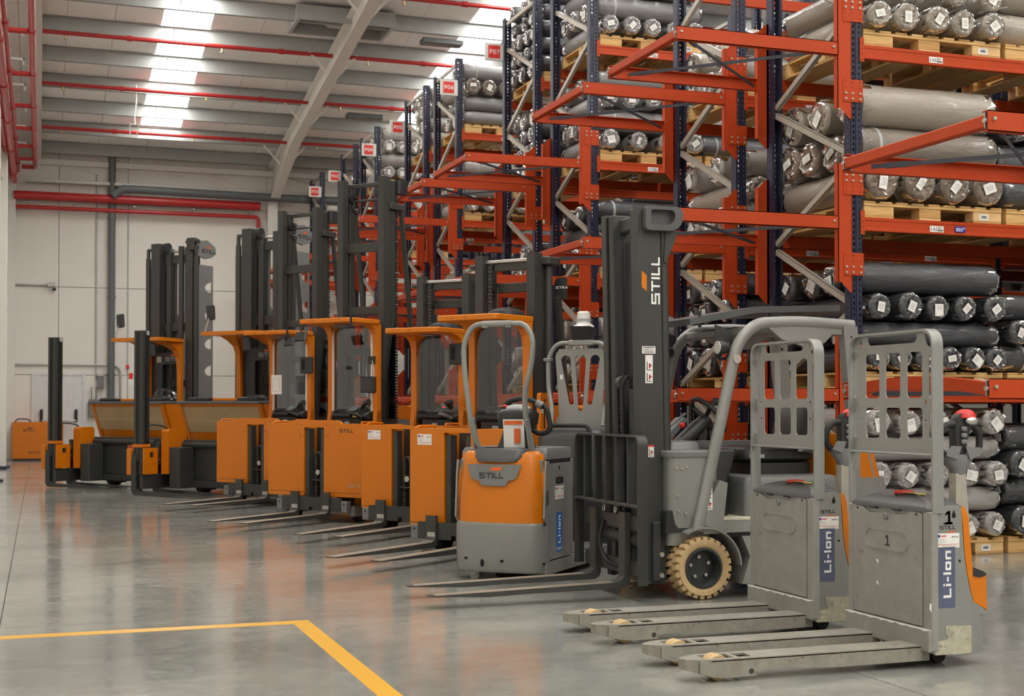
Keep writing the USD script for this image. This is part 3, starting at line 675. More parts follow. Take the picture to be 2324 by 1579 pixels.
# ---------------- narrow-aisle turret trucks (local x towards the tail, swivel forks to local -y) ----------------
def make_turret(label, loc, rz, bag):
    t = thing('turret_truck', label, 'turret truck', (loc[0], loc[1], 0), rz)
    c = -0.93
    # auxiliary mast with swivel forks
    am = put('auxiliary_mast', MB().box(0.0, 0.165, -0.108, -0.07, 0.30, 2.40, 0.004).box(0.0, 0.165, 0.005, 0.044, 0.30, 2.40, 0.004).box(0.03, 0.06, -0.07, 0.005, 0.30, 2.40), 'truck_dark', t)
    put('mast_slot', MB().box(0.062, 0.15, -0.11, -0.107, 0.75, 2.38), 'hole_black', am)
    put('mast_chain', chain(MB(), (0.11, -0.112, 0.8), (0.11, -0.112, 1.65), 0.04, 0.035), 'truck_dark', am)
    put('head_clip', MB().box(0.09, 0.14, -0.125, -0.105, 2.33, 2.39, 0.006), 'letter_grey', am)
    for k, x0 in enumerate((-0.02, 0.42)):
        pr = [(0.06, 0.60), (0.06, 0.06), (0.03, 0.015), (-1.30, 0.020), (-1.30, 0.03), (-0.05, 0.068), (-0.02, 0.10), (-0.02, 0.60)]
        pr = [(y - 0.0, z) for y, z in pr]
        put('fork', MB().prism(pr, 'x', x0, x0 + 0.12), 'fork_dark', t)
        put('fork_shank', MB().box(x0 - 0.01, x0 + 0.12, -0.02, 0.065, 0.06, 0.535 if k == 0 else 0.55, 0.004).box(x0 + 0.02, x0 + 0.10, -0.05, 0.03, 0.5, 0.76, 0.004), 'truck_dark', t)
    put('carriage', MB().box(0.0, 0.60, -0.13, -0.06, 0.10, 0.30, 0.008).box(0.05, 0.60, -0.12, -0.06, 0.44, 0.52, 0.008), 'truck_dark', t)
    put('side_guard', MB().box(-0.04, 0.02, 0.07, 0.15, 0.30, 0.68, 0.01), 'truck_orange', t)
    sg = put('carriage_guard', MB().prism(Polygon(rrect(0.0, 0.29, 0.31, 0.69, 0.012, 3)).difference(sbox(0.12, 0.55, 0.21, 0.63)), 'y', -0.155, -0.13), 'truck_orange', t)
    put('guard_hole', MB().box(0.11, 0.22, -0.128, -0.126, 0.54, 0.64), 'truck_dark', sg)
    put('mast_collar', MB().box(-0.015, 0.175, -0.12, 0.06, 0.70, 0.745, 0.004), 'truck_orange', t)
    put('hydraulic_cover', MB().prism([(0.30, 0.31), (0.30, 0.93), (0.33, 0.965), (0.58, 0.965), (0.62, 0.93), (0.62, 0.32), (0.50, 0.32), (0.50, 0.31)], 'y', -0.35, -0.21), 'truck_orange', t)
    put('cable', MB().tube(fillet([(0.10, -0.10, 1.02), (0.22, -0.17, 1.035), (0.32, -0.26, 1.0), (0.36, -0.28, 0.95)], 0.06), 0.012, 8), 'black_rubber', t, smooth=50)
    put('turret_column', MB().box(0.30, 0.62, -0.55, -0.36, 0.10, 0.70, 0.01), 'truck_dark', t)
    put('traverse_beam', MB().box(0.60, 0.72, c - 0.70, c + 0.75, 0.10, 0.20, 0.01), 'truck_dark', t)
    put('traverse_tube', MB().cyl((0.62, c - 0.72, 0.73), (0.62, c + 0.72, 0.73), 0.045, 14), 'truck_dark', t, smooth=40)
    put('traverse_frame', MB().box(0.66, 0.80, c - 0.74, c + 0.76, 0.20, 0.80, 0.01), 'truck_dark', t)
    put('hatch_grille', MB().box(0.655, 0.66, c - 0.52, c - 0.10, 0.58, 0.69), 'orange_mark', t)
    for k in range(5): put('grease_point', MB().cyl((0.64, c + 0.62, 0.22 + 0.09 * k), (0.66, c + 0.62, 0.22 + 0.09 * k), 0.014, 8), 'steel_bright', t)
    # cab front: orange frame around a wood-coloured sloping panel, dark tray on top
    hw = 0.765
    def slab(y0, y1, z0, z1, d0, d1):
        f = lambda z: 0.70 + (1.36 - z) * 0.42
        return MB().loft([[(f(z1) + d0, y, z1), (f(z1) + d1, y, z1), (f(z0) + d1, y, z0), (f(z0) + d0, y, z0)] for y in (y0, y1)])
    cf = put('cab_front', slab(c - hw, c + hw, 0.76, 1.335, 0.02, 0.08), 'truck_orange', t)
    put('front_panel', slab(c - hw + 0.06, c + hw - 0.05, 0.915, 1.29, 0.012, 0.022), 'wood_panel', cf)
    put('panel_crease', slab(c - hw + 0.06, c + hw - 0.05, 1.085, 1.092, 0.0105, 0.0125), 'adhesive', cf)
    for s in (-1, 1): put('cab_cheek', MB().prism([(0.71, 1.335), (1.30, 1.335), (1.30, 0.55), (0.98, 0.76), (0.93, 0.80)], 'y', min(c + s * hw, c + s * (hw - 0.05)), max(c + s * hw, c + s * (hw - 0.05))), 'truck_orange', t)
    put('tray', MB().box(0.66, 1.18, c - hw - 0.01, c + hw + 0.01, 1.335, 1.375, 0.008), 'mat_grey', t)
    for y in (c + 0.42, c - 0.50): put('armrest', MB().loft([rloop(0.72 + d, 0.95 - d, y - 0.20 + d, y + 0.20 - d, 0.06, z, 4) for z, d in ((1.375, 0.01), (1.39, 0.0), (1.42, 0.005), (1.435, 0.04))]), 'black_plastic', t, smooth=50)
    put('tray_ridge', MB().box(0.80, 0.90, c - 0.20, c + 0.20, 1.375, 1.42, 0.01), 'truck_orange', t)
    put('control_panel', MB().loft([rloop(0.95 + d, 1.15 - d, c - 0.60 + d, c - 0.25 - d, 0.05, z, 4) for z, d in ((1.375, 0.0), (1.45, 0.02), (1.47, 0.06))]), 'black_plastic', t, smooth=50)
    put('cab_floor', MB().box(0.80, 1.55, c - 0.70, c + 0.70, 0.40, 0.50, 0.01), 'truck_dark', t)
    put('seat', MB().loft([rloop(1.15, 1.48, c - 0.24, c + 0.24, 0.06, z, 4) for z in (0.9, 1.02)]), 'black_plastic', t, smooth=40)
    # overhead guard
    ro = [(0.92, c - 0.50), (0.92, c + 0.52), (0.98, c + 0.54), (1.64, c + 0.40), (1.64, c - 0.40), (0.98, c - 0.52)]
    rf = put('overhead_guard', MB().prism(ro, 'z', 2.36, 2.415), 'truck_orange', t)
    put('roof_lamp', MB().box(1.25, 1.40, c - 0.12, c + 0.10, 2.352, 2.36), 'letter_grey', rf)
    for s in (-1, 1):
        o = c + s * 0.385
        zz = (1.30, 1.85, 2.10, 2.22, 2.30, 2.365); iw = (0.085, 0.085, 0.09, 0.12, 0.19, 0.30); bk = (0.06, 0.06, 0.08, 0.14, 0.28, 0.46)
        put('guard_post', MB().loft([[(1.64 - b, o, z), (1.64, o, z), (1.64, o - s * w, z), (1.64 - b, o - s * w, z)] for z, w, b in zip(zz, iw, bk)]), 'truck_orange', t)
    back = Polygon(rrect(c - 0.33, c + 0.33, 1.30, 2.20, 0.02, 3)).difference(Polygon(rrect(c - 0.30, c + 0.08, 1.46, 2.0, 0.05, 5)))
    bp = put('cab_back', MB().prism(back, 'x', 1.645, 1.66), 'black_plastic', t)
    put('lettering', MB().text('STILL', 0.062, (1.643, c - 0.0, 2.055), (0, -1, 0), (0, 0, 1), 0.002, True, 1.35), 'letter_grey', bp)
    put('brand_mark', MB().prism([(c - 0.10, 2.135), (c - 0.19, 2.135), (c - 0.21, 2.165), (c - 0.12, 2.165)], 'x', 1.641, 1.645), 'orange_mark', bp)
    if bag: put('paper_note', MB().box(1.641, 1.644, c + 0.10, c + 0.20, 2.03, 2.13), 'adhesive', bp)
    for (x, y, z, bx, by) in ((1.0, c + 0.40, 2.70, 0.96, c + 0.47), (0.98, c - 0.30, 2.22, 1.0, c - 0.36)):
        mr = put('mirror', MB().loft([[(x + a, y + b * 0.085 * q, z + e * 0.12 * q) for b, e in ((-0.9, -0.9), (0.8, -1), (1, 0.9), (-0.7, 1))] for a, q in ((-0.02, 0.8), (0, 1.0), (0.04, 0.8))]), 'black_plastic', t)
        put('mirror_arm', MB().tube([(x, y, z), (bx, by, 2.42)], 0.010, 6), 'conduit', mr)
    # main mast
    H = 4.04
    for s in (-1, 1):
        o = c + s * (0.37 if s > 0 else 0.53); w = 0.185 if s > 0 else 0.14
        mc = put('mast_column', MB().box(1.68, 1.80, o, o - s * w, 0.12, H if s > 0 else H - 0.18, 0.006), 'truck_dark', t)
        put('inner_rail', MB().box(1.80, 1.92, o - s * 0.03, o - s * w, 0.12, H - 0.05, 0.006), 'truck_dark', mc)
        put('lift_cylinder', MB().cyl((1.72, c + s * 0.46 if s > 0 else c - 0.585, 0.4), (1.72, c + s * 0.46 if s > 0 else c - 0.585, H - 0.25), 0.042, 14), 'truck_dark', t, smooth=40)
        put('cylinder_head', MB().cyl((1.72, c + s * 0.46 if s > 0 else c - 0.585, H - 0.25), (1.72, c + s * 0.46 if s > 0 else c - 0.585, H - 0.1), 0.03, 12).box(1.70, 1.74, o, o + s * 0.1, H - 0.13, H - 0.08), 'truck_dark', t)
        sp = Polygon(sbox(1.78, 1.0, 2.16, 3.66).exterior)
        cutz = [(3.21, 3.40), (2.74, 2.93), (2.26, 2.45), (1.81, 2.0)]
        sp = sp.difference(unary_union([Polygon([(2.12, a), (2.12, b - 0.01), (2.0, b - 0.05), (1.95, (a + b) / 2 - 0.01), (1.98, a + 0.02), (2.05, a)]) for a, b in cutz]))
        put('mast_side_plate', MB().prism(sp, 'y', min(c + s * 0.56, c + s * 0.57), max(c + s * 0.56, c + s * 0.57)), 'mid_grey', t)
        if s < 0:
            cp = put('mast_cap', MB().prism([(1.74, 3.80), (1.74, 4.06), (1.86, 4.06), (1.98, 4.08), (2.18, 3.98), (2.2, 3.87), (2.1, 3.80), (1.95, 3.76)], 'y', c - 0.60, c - 0.565), 'mid_grey', t)
            put('lettering', MB().text('STILL', 0.062, (1.84, c - 0.6005, 3.86), (1, 0, 0), (0, 0, 1), 0.002, True, 1.25), 'letter_dark', cp)
            put('brand_mark', MB().prism([(1.95, 3.945), (2.04, 3.945), (2.06, 3.975), (1.97, 3.975)], 'y', c - 0.602, c - 0.6), 'orange_mark', cp)
            put('cap_bracket', MB().box(1.68, 1.80, c - 0.56, c - 0.40, H - 0.15, H + 0.06, 0.01).cyl((1.74, c - 0.62, H + 0.0), (1.74, c - 0.36, H + 0.0), 0.035, 12), 'truck_dark', t)
    for z, h in ((3.70, 0.14), (2.555, 0.14), (1.62, 0.12)): put('mast_crossbar', MB().box(1.80, 1.84, c - 0.42, c + 0.22, z, z + h, 0.005), 'truck_dark', t)
    put('mast_rod', MB().cyl((1.82, c - 0.45, 3.90), (1.82, c + 0.30, 3.90), 0.022, 10), 'steel_bright', t, smooth=40)
    put('mast_mid_bar', MB().box(1.68, 1.74, c - 0.315, c - 0.23, 1.3, 3.97, 0.005), 'truck_dark', t)
    put('mast_centre_cylinder', MB().box(1.76, 1.88, c + 0.02, c + 0.11, 1.0, 3.95, 0.008), 'truck_dark', t)
    put('sheave', MB().cyl((1.74, c + 0.03, 3.96), (1.74, c + 0.10, 3.96), 0.085, 20), 'black_rubber', t, smooth=40)
    inn = Polygon([(c - 0.10, 2.72), (c - 0.10, 3.68), (c + 0.2, 3.68), (c + 0.2, 2.72)])
    put('inner_plate', MB().prism([(c + 0.19, 1.2), (c + 0.19, 3.72), (c - 0.02, 3.72), (c - 0.02, 2.86), (c - 0.06, 2.78), (c - 0.16, 2.72), (c - 0.16, 2.66), (c - 0.06, 2.5), (c - 0.02, 2.4), (c - 0.02, 1.2)], 'x', 1.90, 1.905), 'mid_grey', t)
    for k in range(2): put('mast_cable', MB().cyl((1.70, c - 0.36 - 0.02 * k, 1.3), (1.70, c - 0.36 - 0.02 * k, 3.95), 0.007, 6), 'black_rubber', t)
    # chassis
    put('chassis', MB().loft([rloop(1.95, 3.3, c - 0.74, c + 0.74, 0.1, z, 4) for z in (0.12, 1.05)]), 'truck_orange', t, smooth=35)
    put('chassis_front', MB().box(0.82, 1.95, c - 0.74, c + 0.74, 0.12, 0.36, 0.02), 'truck_dark', t)
    for s in (-1, 1):
        put('load_wheel', MB().cyl((1.05, c + s * 0.55 - 0.06, 0.15), (1.05, c + s * 0.55 + 0.06, 0.15), 0.15, 22), 'black_rubber', t, smooth=40)
        put('wheel_cover', MB().prism([(0.88, 0.04), (1.22, 0.04), (1.26, 0.14), (0.84, 0.14)], 'y', c + s * 0.48 - 0.02, c + s * 0.48 + 0.02), 'mid_grey', t)
    if bag:
        b = MB(); rng = np.random.RandomState(5); L = []
        for z, r in ((1.42, 0.20), (1.47, 0.22), (1.54, 0.17), (1.57, 0.06)):
            L.append([(1.0 + r * (1 + 0.15 * rng.randn()) * math.cos(a) * 0.7, c - 0.55 + r * (1 + 0.12 * rng.randn()) * math.sin(a), z + 0.015 * rng.randn()) for a in np.arange(18) * math.pi / 9])
        put('crumpled_film', b.loft(L), 'film_loose', t)
    return t
make_turret('orange turret truck farthest left, grey notched plate on its mast', (0.146, 22.862), 43.0, True)
make_turret('orange turret truck second from the left, partly behind the boxed order picker', (1.317, 20.379), 43.0, False)
t = thing('cabinet', 'low orange cabinet with faint dark lettering against the far wall by the column', 'cabinet', (-0.62, 34.1, 0))
put('body', MB().box(0, 1.15, 0, 0.62, 0.05, 0.92, 0.01), 'truck_orange', t); put('plinth', MB().box(0.02, 1.13, 0.02, 0.6, 0, 0.05), 'truck_dark', t)
put('lettering', MB().text('STILL', 0.045, (0.24, -0.001, 0.70), (1, 0, 0), (0, 0, 1), 0.001, True, 1.4), 'letter_dark', t); put('lettering', MB().text('STILL', 0.045, (0.37, -0.001, 0.18), (1, 0, 0), (0, 0, 1), 0.001, True, 1.4), 'letter_dark', t)
put('brand_mark', MB().box(0.34, 0.45, -0.002, 0, 0.765, 0.79), 'letter_dark', t)
put('top_cable', MB().tube(fillet([(0.05, 0.2, 0.92), (0.12, 0.2, 1.0), (0.35, 0.2, 0.99), (0.42, 0.2, 0.92)], 0.05), 0.014, 8), 'black_rubber', t, smooth=50)
# ---------------- orange man-up order pickers (local x towards the tail; forks point to -x) ----------------
def make_picker(kind, label, loc, rz, extras=()):
    tall = kind == 'tall'
    t = thing('order_picker', label, 'order picker', (loc[0], loc[1], 0), rz)
    B, zb, zt = (0.687, 0.286, 1.10) if tall else (0.529, 0.216, 1.10)
    S, xb = 0.146, 0.076
    # front battery boxes with mast slot between
    for s in (-1, 1):
        prof = rrect(s * S, s * B, zb + 0.0, zt, 0.012, 3) if s > 0 else rrect(-B, -S, zb, zt, 0.012, 3)
        if not tall: prof = [(y, z) for y, z in rrect(min(s * S, s * B), max(s * S, s * B), zb, zt, (0.05 if s < 0 else 0.05, 0.05, 0.01, 0.01), 4)]
        bx = put('front_box', MB().prism(prof, 'x', xb, 0.42), 'truck_orange', t)
        put('box_skirt', MB().box(xb - 0.002, xb, s * (S + 0.01), s * (B - 0.01), zb + 0.044, zb + 0.048), 'letter_dark', bx)
        put('top_rail', MB().tube(fillet([(0.12, s * (B - 0.03), zt), (0.14, s * (B - 0.05), zt + 0.02), (0.38, s * (B - 0.05), zt + 0.02), (0.40, s * (B - 0.03), zt)], 0.02), 0.012, 8), 'truck_orange', bx, smooth=50)
        if tall:
            for y, z in ((S + 0.035, zt - 0.01), (S + 0.10, zt - 0.01), (S + 0.02, zt - 0.13), (S + 0.06, zt - 0.13), (S + 0.06, zt - 0.155)): put('rivet_hole', MB().cyl((xb - 0.0015, s * y, z), (xb + 0.001, s * y, z), 0.007, 8), 'letter_dark', bx)
    ap = [(0.40, zt - 0.04), (0.40, zt), (0.36, zt + 0.03), (0.30, zt + 0.042), (-0.30, zt + 0.042), (-0.36, zt + 0.03), (-0.40, zt), (-0.40, zt - 0.04)]
    if not tall: ap = [(S + 0.02, zt - 0.035), (S + 0.02, zt), (-S - 0.02, zt), (-S - 0.02, zt - 0.035)]
    put('bridge_panel', MB().prism(ap, 'x', xb - 0.001, xb + 0.05), 'truck_orange', t)
    put('slot_back', MB().box(0.30, 0.32, -S, S, zb, zt - 0.02), 'truck_dark', t)
    put('inner_cover', MB().prism([(0.04, 0.62), (0.04, 1.0), (-0.02, 1.04), (-S + 0.02, 1.04), (-S + 0.02, 0.62)], 'x', 0.26, 0.29), 'truck_orange', t)
    for s in (-1, 1): put('lift_rail', MB().box(0.09, 0.19, s * 0.085, s * 0.135, 0.14, zt - 0.055, 0.005), 'truck_dark', t)
    put('lift_chain', chain(MB(), (0.17, 0.045, 0.2), (0.17, 0.045, 0.72), 0.035, 0.03), 'truck_dark', t)
    put('chain_guide', MB().tube(fillet([(0.17, 0.05, 0.66), (0.17, 0.05, 0.76), (0.17, -0.01, 0.78), (0.17, -0.03, 0.72), (0.17, -0.03, 0.2)], 0.03), 0.016, 8), 'truck_dark', t, smooth=50)
    put('idler', MB().cyl((0.14, 0.0, 0.55), (0.155, 0.0, 0.55), 0.03, 14), 'steel_bright', t, smooth=40)
    put('rung', MB().cyl((0.15, -0.09, 0.46), (0.15, 0.09, 0.46), 0.012, 8), 'truck_dark', t)
    # carriage and forks
    w = 0.43 if tall else 0.40
    car = Polygon(sbox(-w, 0.125, w, 0.275).exterior).difference(sbox(-0.02, 0.12, 0.03, 0.165))
    put('carriage', MB().prism(car, 'x', 0.025, 0.06), 'truck_dark', t)
    for s in (-1, 1): put('carriage_end', MB().box(0.03, 0.10, s * (w + 0.0), s * (w + 0.085), 0.12, 0.245, 0.005), 'mid_grey', t)
    for k, y in enumerate((-w - 0.045, w + 0.045)): put('end_bolt', MB().cyl((0.026, y, 0.21), (0.031, y, 0.21), 0.012, 10), 'letter_dark', t)
    p = 0.454 if tall else 0.475
    for s in (-1, 1):
        y0 = s * p / 2 - 0.056; y1 = y0 + 0.112
        pr = [(0.03, 0.335), (0.03, 0.075), (-0.02, 0.058), (-0.60, 0.062), (-1.302, 0.084), (-1.302, 0.092), (-0.05, 0.105), (-0.012, 0.12), (0.0, 0.15), (0.0, 0.335)]
        fk = put('fork', MB().prism(pr, 'y', y0, y1), 'fork_dark', t)
        put('worn_face', MB().prism([(-1.302, 0.0922), (-0.06, 0.1052), (-0.06, 0.1060), (-1.302, 0.0930)], 'y', y0 + 0.004, y1 - 0.004), 'fork_edge', fk)
        put('polished_heel', MB().prism([(-0.06, 0.1052), (-0.013, 0.1205), (-0.0125, 0.1215), (-0.06, 0.1065)], 'y', y0 + 0.004, y1 - 0.004).box(-0.0008, 0, y0 + 0.006, y1 - 0.02, 0.15, 0.19), 'steel_bright', fk)
    for s in (-1, 1):
        put('front_wheel', MB().cyl((0.30, s * (B - 0.2) - 0.05, 0.09), (0.30, s * (B - 0.2) + 0.05, 0.09), 0.09, 20), 'black_rubber', t, smooth=40)
        put('support_arm', MB().box(0.12, 2.1, s * (B - 0.14), s * (B - 0.24), 0.07, 0.19, 0.01), 'mid_grey', t)
    # cab floor and chassis behind
    put('cab_floor', MB().box(0.30, 1.0, -B + 0.05, B - 0.05, zb - 0.02, zb + 0.06, 0.01), 'truck_dark', t)
    put('cab_side', MB().box(0.40, 0.84, B - 0.05, B, zb, zt - 0.005, 0.008), 'truck_orange', t)
    put('cab_side', MB().box(0.40, 0.84, -B, -B + 0.05, zb, zt - 0.005, 0.008), 'truck_orange', t)
    put('chassis', MB().loft([rloop(1.26, 2.25, -B, B, 0.08, z, 4) for z in (0.10, 0.86)]), 'truck_orange', t, smooth=35)
    hood = put('drive_hood', MB().loft([rloop(1.62 + d, 2.22 - d, -B + 0.04 + d, B - 0.10 - d, 0.12, z, 4) for z, d in ((0.86, 0), (1.14, 0.0))]), 'mid_grey', t, smooth=35)
    ht = [[(1.62, y, z0), (1.62, y, z1), (2.2, y, z1), (2.2, y, z0)] for y, z0, z1 in ((B - 0.1, 1.10, 1.22), (0.2, 1.14, 1.31), (-0.1, 1.14, 1.31), (-0.3, 1.13, 1.28), (-B + 0.04, 1.10, 1.20))]
    put('hood_top', MB().loft(ht), 'truck_orange', hood)
    put('lettering', MB().text('STILL', 0.034, (1.618, -0.15, 1.03), (0, -1, 0), (0, 0, 1), 0.0015, True, 1.5), 'letter_dark', hood)
    # operator's console
    cl = []
    for x, hw, z0, z1 in ((0.66, 0.22, 1.17, 1.20), (0.70, 0.27, 1.14, 1.225), (0.78, 0.295, 1.12, 1.265), (0.86, 0.28, 1.12, 1.295), (0.90, 0.22, 1.16, 1.29)):
        cl.append([(x, y, z) for y, z in rrect(-hw, hw, z0, z1, 0.028, 4)])
    cons = put('console', MB().loft(cl), 'black_plastic', t, smooth=50)
    sl = np.array([0.16, 0, 0.075]); sl /= np.linalg.norm(sl)
    def on(x, y, w, h, d, mat, nm):
        base = np.array([x, y, 1.232 + (x - 0.70) * 0.45]); n = np.cross(sl, [0, -1, 0]); n = n if n[2] > 0 else -n
        tt = MB().box(0, h, 0, w, 0, d); v = tt.v[0]
        return put(nm, MB().add(base + v[:, :1] * sl + v[:, 1:2] * np.array([0, -1.0, 0]) + v[:, 2:] * n, tt.f[0]), mat, cons)
    on(0.715, 0.05, 0.12, 0.13, 0.008, 'mid_grey', 'display')
    on(0.775, 0.04, 0.10, 0.055, 0.0095, 'screen_green' if 'green' in extras else ('screen_blue' if tall else 'letter_dark'), 'screen')
    if not tall:
        for k in range(2): on(0.80, 0.0 - 0.025 * k, 0.016, 0.012, 0.011, 'led_red', 'indicator')
    put('steering_knob', MB().sphere((0.76, 0.20, 1.245), 0.055, 2, (1.2, 1.2, 0.45)), 'black_plastic', cons, smooth=60)
    put('control_grip', MB().tube(fillet([(0.68, -0.06, 1.19), (0.62, -0.08, 1.22), (0.60, -0.16, 1.21), (0.66, -0.22, 1.17)], 0.03), 0.02, 8), 'mid_grey' if not tall else 'black_plastic', cons, smooth=50)
    put('console_base', MB().loft([rloop(0.68, 0.90, -0.20, 0.20, 0.04, z, 3) for z in (0.62, 1.16)]), 'black_plastic', t, smooth=40)
    put('decal', MB().box(0.675, 0.68, -0.02, 0.05, 1.06, 1.12), 'letter_grey', t)
    if 'yellow' in extras: put('yellow_note', MB().box(0.652, 0.656, -0.16, -0.09, 1.17, 1.225), 'yellow_ribbon', cons)
    if 'scanner' in extras: put('hand_scanner', MB().tube([(0.74, -0.15, 1.27), (0.74, -0.2, 1.33), (0.72, -0.28, 1.35)], [0.02, 0.03, 0.035], 10), 'black_plastic', cons, smooth=50)
    # roof on two curved posts
    zr = 2.245 if tall else 2.055
    hw = 0.39 if tall else 0.335
    rx = 0.24 if tall else 0.19
    rf = put('overhead_guard', MB().loft([[(x, y, z) for x, y in rrect(rx + d, 0.80 - d, -hw + d, hw - d, (0.05, 0.03, 0.03, 0.05), 4)] for z, d in ((zr, 0.012), (zr + 0.01, 0.0), (zr + 0.05, 0.0), (zr + 0.058, 0.008))]), 'truck_orange', t, smooth=35)
    for k in range(3): put('rivet_hole', MB().cyl((rx - 0.001, 0.2 - 0.05 * k * (2 - k % 2), zr + 0.03), (rx + 0.001, 0.2 - 0.05 * k * (2 - k % 2), zr + 0.03), 0.006, 8), 'letter_dark', rf)
    put('roof_lamp', MB().lathe([(0, 0), (0.10, 0), (0.11, 0.01), (0.10, 0.012), (0, 0.012)], (0.56, -0.02, zr - 0.006), (0, 0, 1), 24), 'black_plastic', rf)
    put('lamp_cover', MB().box(0.50, 0.62, -0.06, 0.05, zr - 0.01, zr - 0.006), 'letter_grey', rf)
    pw = 0.335 if tall else 0.30; px = 0.78 if tall else 0.72
    for s in (-1, 1):
        zz = np.array([1.10, 1.25, zr - 0.22, zr - 0.12, zr - 0.06, zr - 0.02, zr + 0.005]); ex = np.array([0.0, 0.0, 0.0, 0.012, 0.04, 0.10, 0.17]); bk = np.array([0.0, 0, 0, 0.01, 0.04, 0.10, 0.2])
        outer = s * (pw + 0.035)
        lp = [[(px - 0.02 - b, outer, z), (px + 0.05, outer, z), (px + 0.05, s * (pw - 0.03 - e * 0.55), z), (px - 0.02 - b, s * (pw - 0.03 - e * 0.55), z)] for z, e, b in zip(zz, ex, bk)]
        po = put('guard_post', MB().loft(lp), 'truck_orange', t)
        put('post_foot', MB().prism([(px - 0.05, 1.04), (px + 0.06, 1.04), (px + 0.055, 1.25), (px - 0.022, 1.25)], 'y', min(outer, outer - s * 0.05), max(outer, outer - s * 0.05)), 'truck_orange', po)
    if tall:
        for s in (-1, 1): put('white_trim', MB().box(px - 0.03, px - 0.01, s * (pw - 0.035), s * (pw - 0.055), 1.24, zr - 0.05), 'frame_white', t)
    put('windscreen', MB().box(px + 0.0, px + 0.005, -pw + 0.03, pw - 0.03, 1.22, zr - 0.03), 'windscreen', t)
    # mast
    mx, my, H = (0.90, 0.35, 4.0) if tall else (0.80, 0.335, 2.705)
    for s in (-1, 1):
        o = s * my
        prof = [(mx, o), (mx, o - s * 0.088), (mx + 0.10, o - s * 0.088), (mx + 0.10, o - s * 0.02), (mx + 0.13, o - s * 0.02), (mx + 0.13, o)]
        mc = put('mast_column', MB().prism(Polygon(prof), 'z', 0.1, H), 'truck_dark', t)
        put('inner_rail', MB().box(mx + 0.135, mx + 0.23, o - s * 0.005, o - s * 0.09, 0.1, H - 0.03, 0.005), 'truck_dark', mc)
        put('rail_groove', MB().box(mx + 0.128, mx + 0.138, o - s * 0.001, o - s * 0.06, 0.12, H - 0.04), 'hole_black', mc)
        put('mast_hose', MB().cyl((mx + 0.24, o - s * 0.03, 0.6), (mx + 0.24, o - s * 0.03, H - 0.12), 0.016, 8), 'black_rubber', mc, smooth=40)
        put('mast_chain', chain(MB(), (mx + 0.255, o - s * 0.01, 1.0), (mx + 0.255, o - s * 0.01, H - 0.06), 0.05, 0.034), 'truck_dark', mc)
        if tall:
            put('mast_stay', MB().bar((mx + 0.33, o, H - 0.34), (mx + 0.72, o, 1.0), 0.035, 0.05, up=(0, 1, 0)), 'truck_dark', t)
            put('stay_bracket', MB().box(mx + 0.1, mx + 0.38, o - 0.03, o + 0.03, H - 0.38, H - 0.30, 0.008), 'truck_dark', t)
    if tall:
        for z, h, x0, m in ((H - 0.085, 0.05, 0.15, 'truck_dark'), (H - 0.25, 0.024, 0.16, 'truck_dark'), (H - 0.87, 0.11, 0.08, 'truck_dark'), (H - 1.61, 0.09, 0.08, 'truck_dark'), (1.9, 0.09, 0.08, 'truck_dark')):
            put('mast_crossbar', MB().box(mx + x0, mx + x0 + 0.03, -my + 0.05, my - 0.05, z, z + h, 0.004), m, t)
        put('head_motor', MB().loft([rloop(mx + 0.24, mx + 0.42, -my - 0.05, -my + 0.08, 0.03, z, 3) for z in (H - 0.18, H - 0.02)]), 'black_plastic', t, smooth=35)
        put('sheave', MB().cyl((mx + 0.16, my - 0.12, H - 0.2), (mx + 0.16, my - 0.06, H - 0.2), 0.06, 18), 'black_rubber', t, smooth=40)
        put('loose_hose', MB().tube([(mx + 0.16 + 0.05 * math.sin(k), my - 0.14, H - 0.18 - 0.03 * k) for k in range(8)], 0.014, 6), 'black_rubber', t, smooth=50)
        for s in (-1, 1):
            pn = [(1.12, 1.15), (1.12, 2.3), (1.06, 2.1), (0.99, 1.7), (0.96, 1.15)]
            put('side_pane', MB().prism([(x - 0.05, z) for x, z in pn], 'y', s * (my + 0.04), s * (my + 0.046)), 'smoked_pane', t)
        put('grille_plate', MB().prism(rrect(-0.25, 0.02, 1.40, 1.62, 0.01, 2), 'x', px + 0.02, px + 0.03), 'windscreen', t)
    else:
        put('mast_crossbar', MB().box(mx + 0.05, mx + 0.13, -my + 0.07, my - 0.07, H - 0.075, H - 0.045, 0.004), 'steel_bright', t)
        put('mast_crossbar', MB().box(mx + 0.07, mx + 0.10, -my + 0.07, my - 0.07, H - 0.15, H - 0.075, 0.004), 'truck_dark', t)
        put('mast_crossbar', MB().box(mx + 0.15, mx + 0.18, -my + 0.05, my - 0.05, H - 0.345, H - 0.255, 0.004), 'truck_dark', t)
        for z in (H - 0.09, H - 0.3):
            put('sheave', MB().cyl((mx + 0.1, my - 0.17, z), (mx + 0.1, my - 0.12, z), 0.05, 18), 'black_rubber', t, smooth=40)
        put('head_chain', chain(MB(), (mx + 0.05, my - 0.14, 2.05), (mx + 0.05, my - 0.14, H - 0.1), 0.05, 0.034), 'truck_dark', t)
        put('hook_line', MB().cyl((mx + 0.06, my - 0.22, 2.12), (mx + 0.06, my - 0.22, H - 0.3), 0.006, 6), 'truck_dark', t)
        for s in (-1, 1): put('side_cylinder', MB().cyl((mx + 0.2, s * (my + 0.02), 0.8), (mx + 0.2, s * (my + 0.02), H - 0.12), 0.038, 14), 'truck_dark', t, smooth=40)
        put('head_bracket', MB().box(mx + 0.1, mx + 0.30, -my - 0.09, -my + 0.06, H - 0.11, H - 0.035, 0.01), 'truck_dark', t)
        put('head_bracket', MB().box(mx - 0.0, mx + 0.12, my - 0.02, my + 0.07, H - 0.12, H - 0.08, 0.01), 'truck_dark', t)
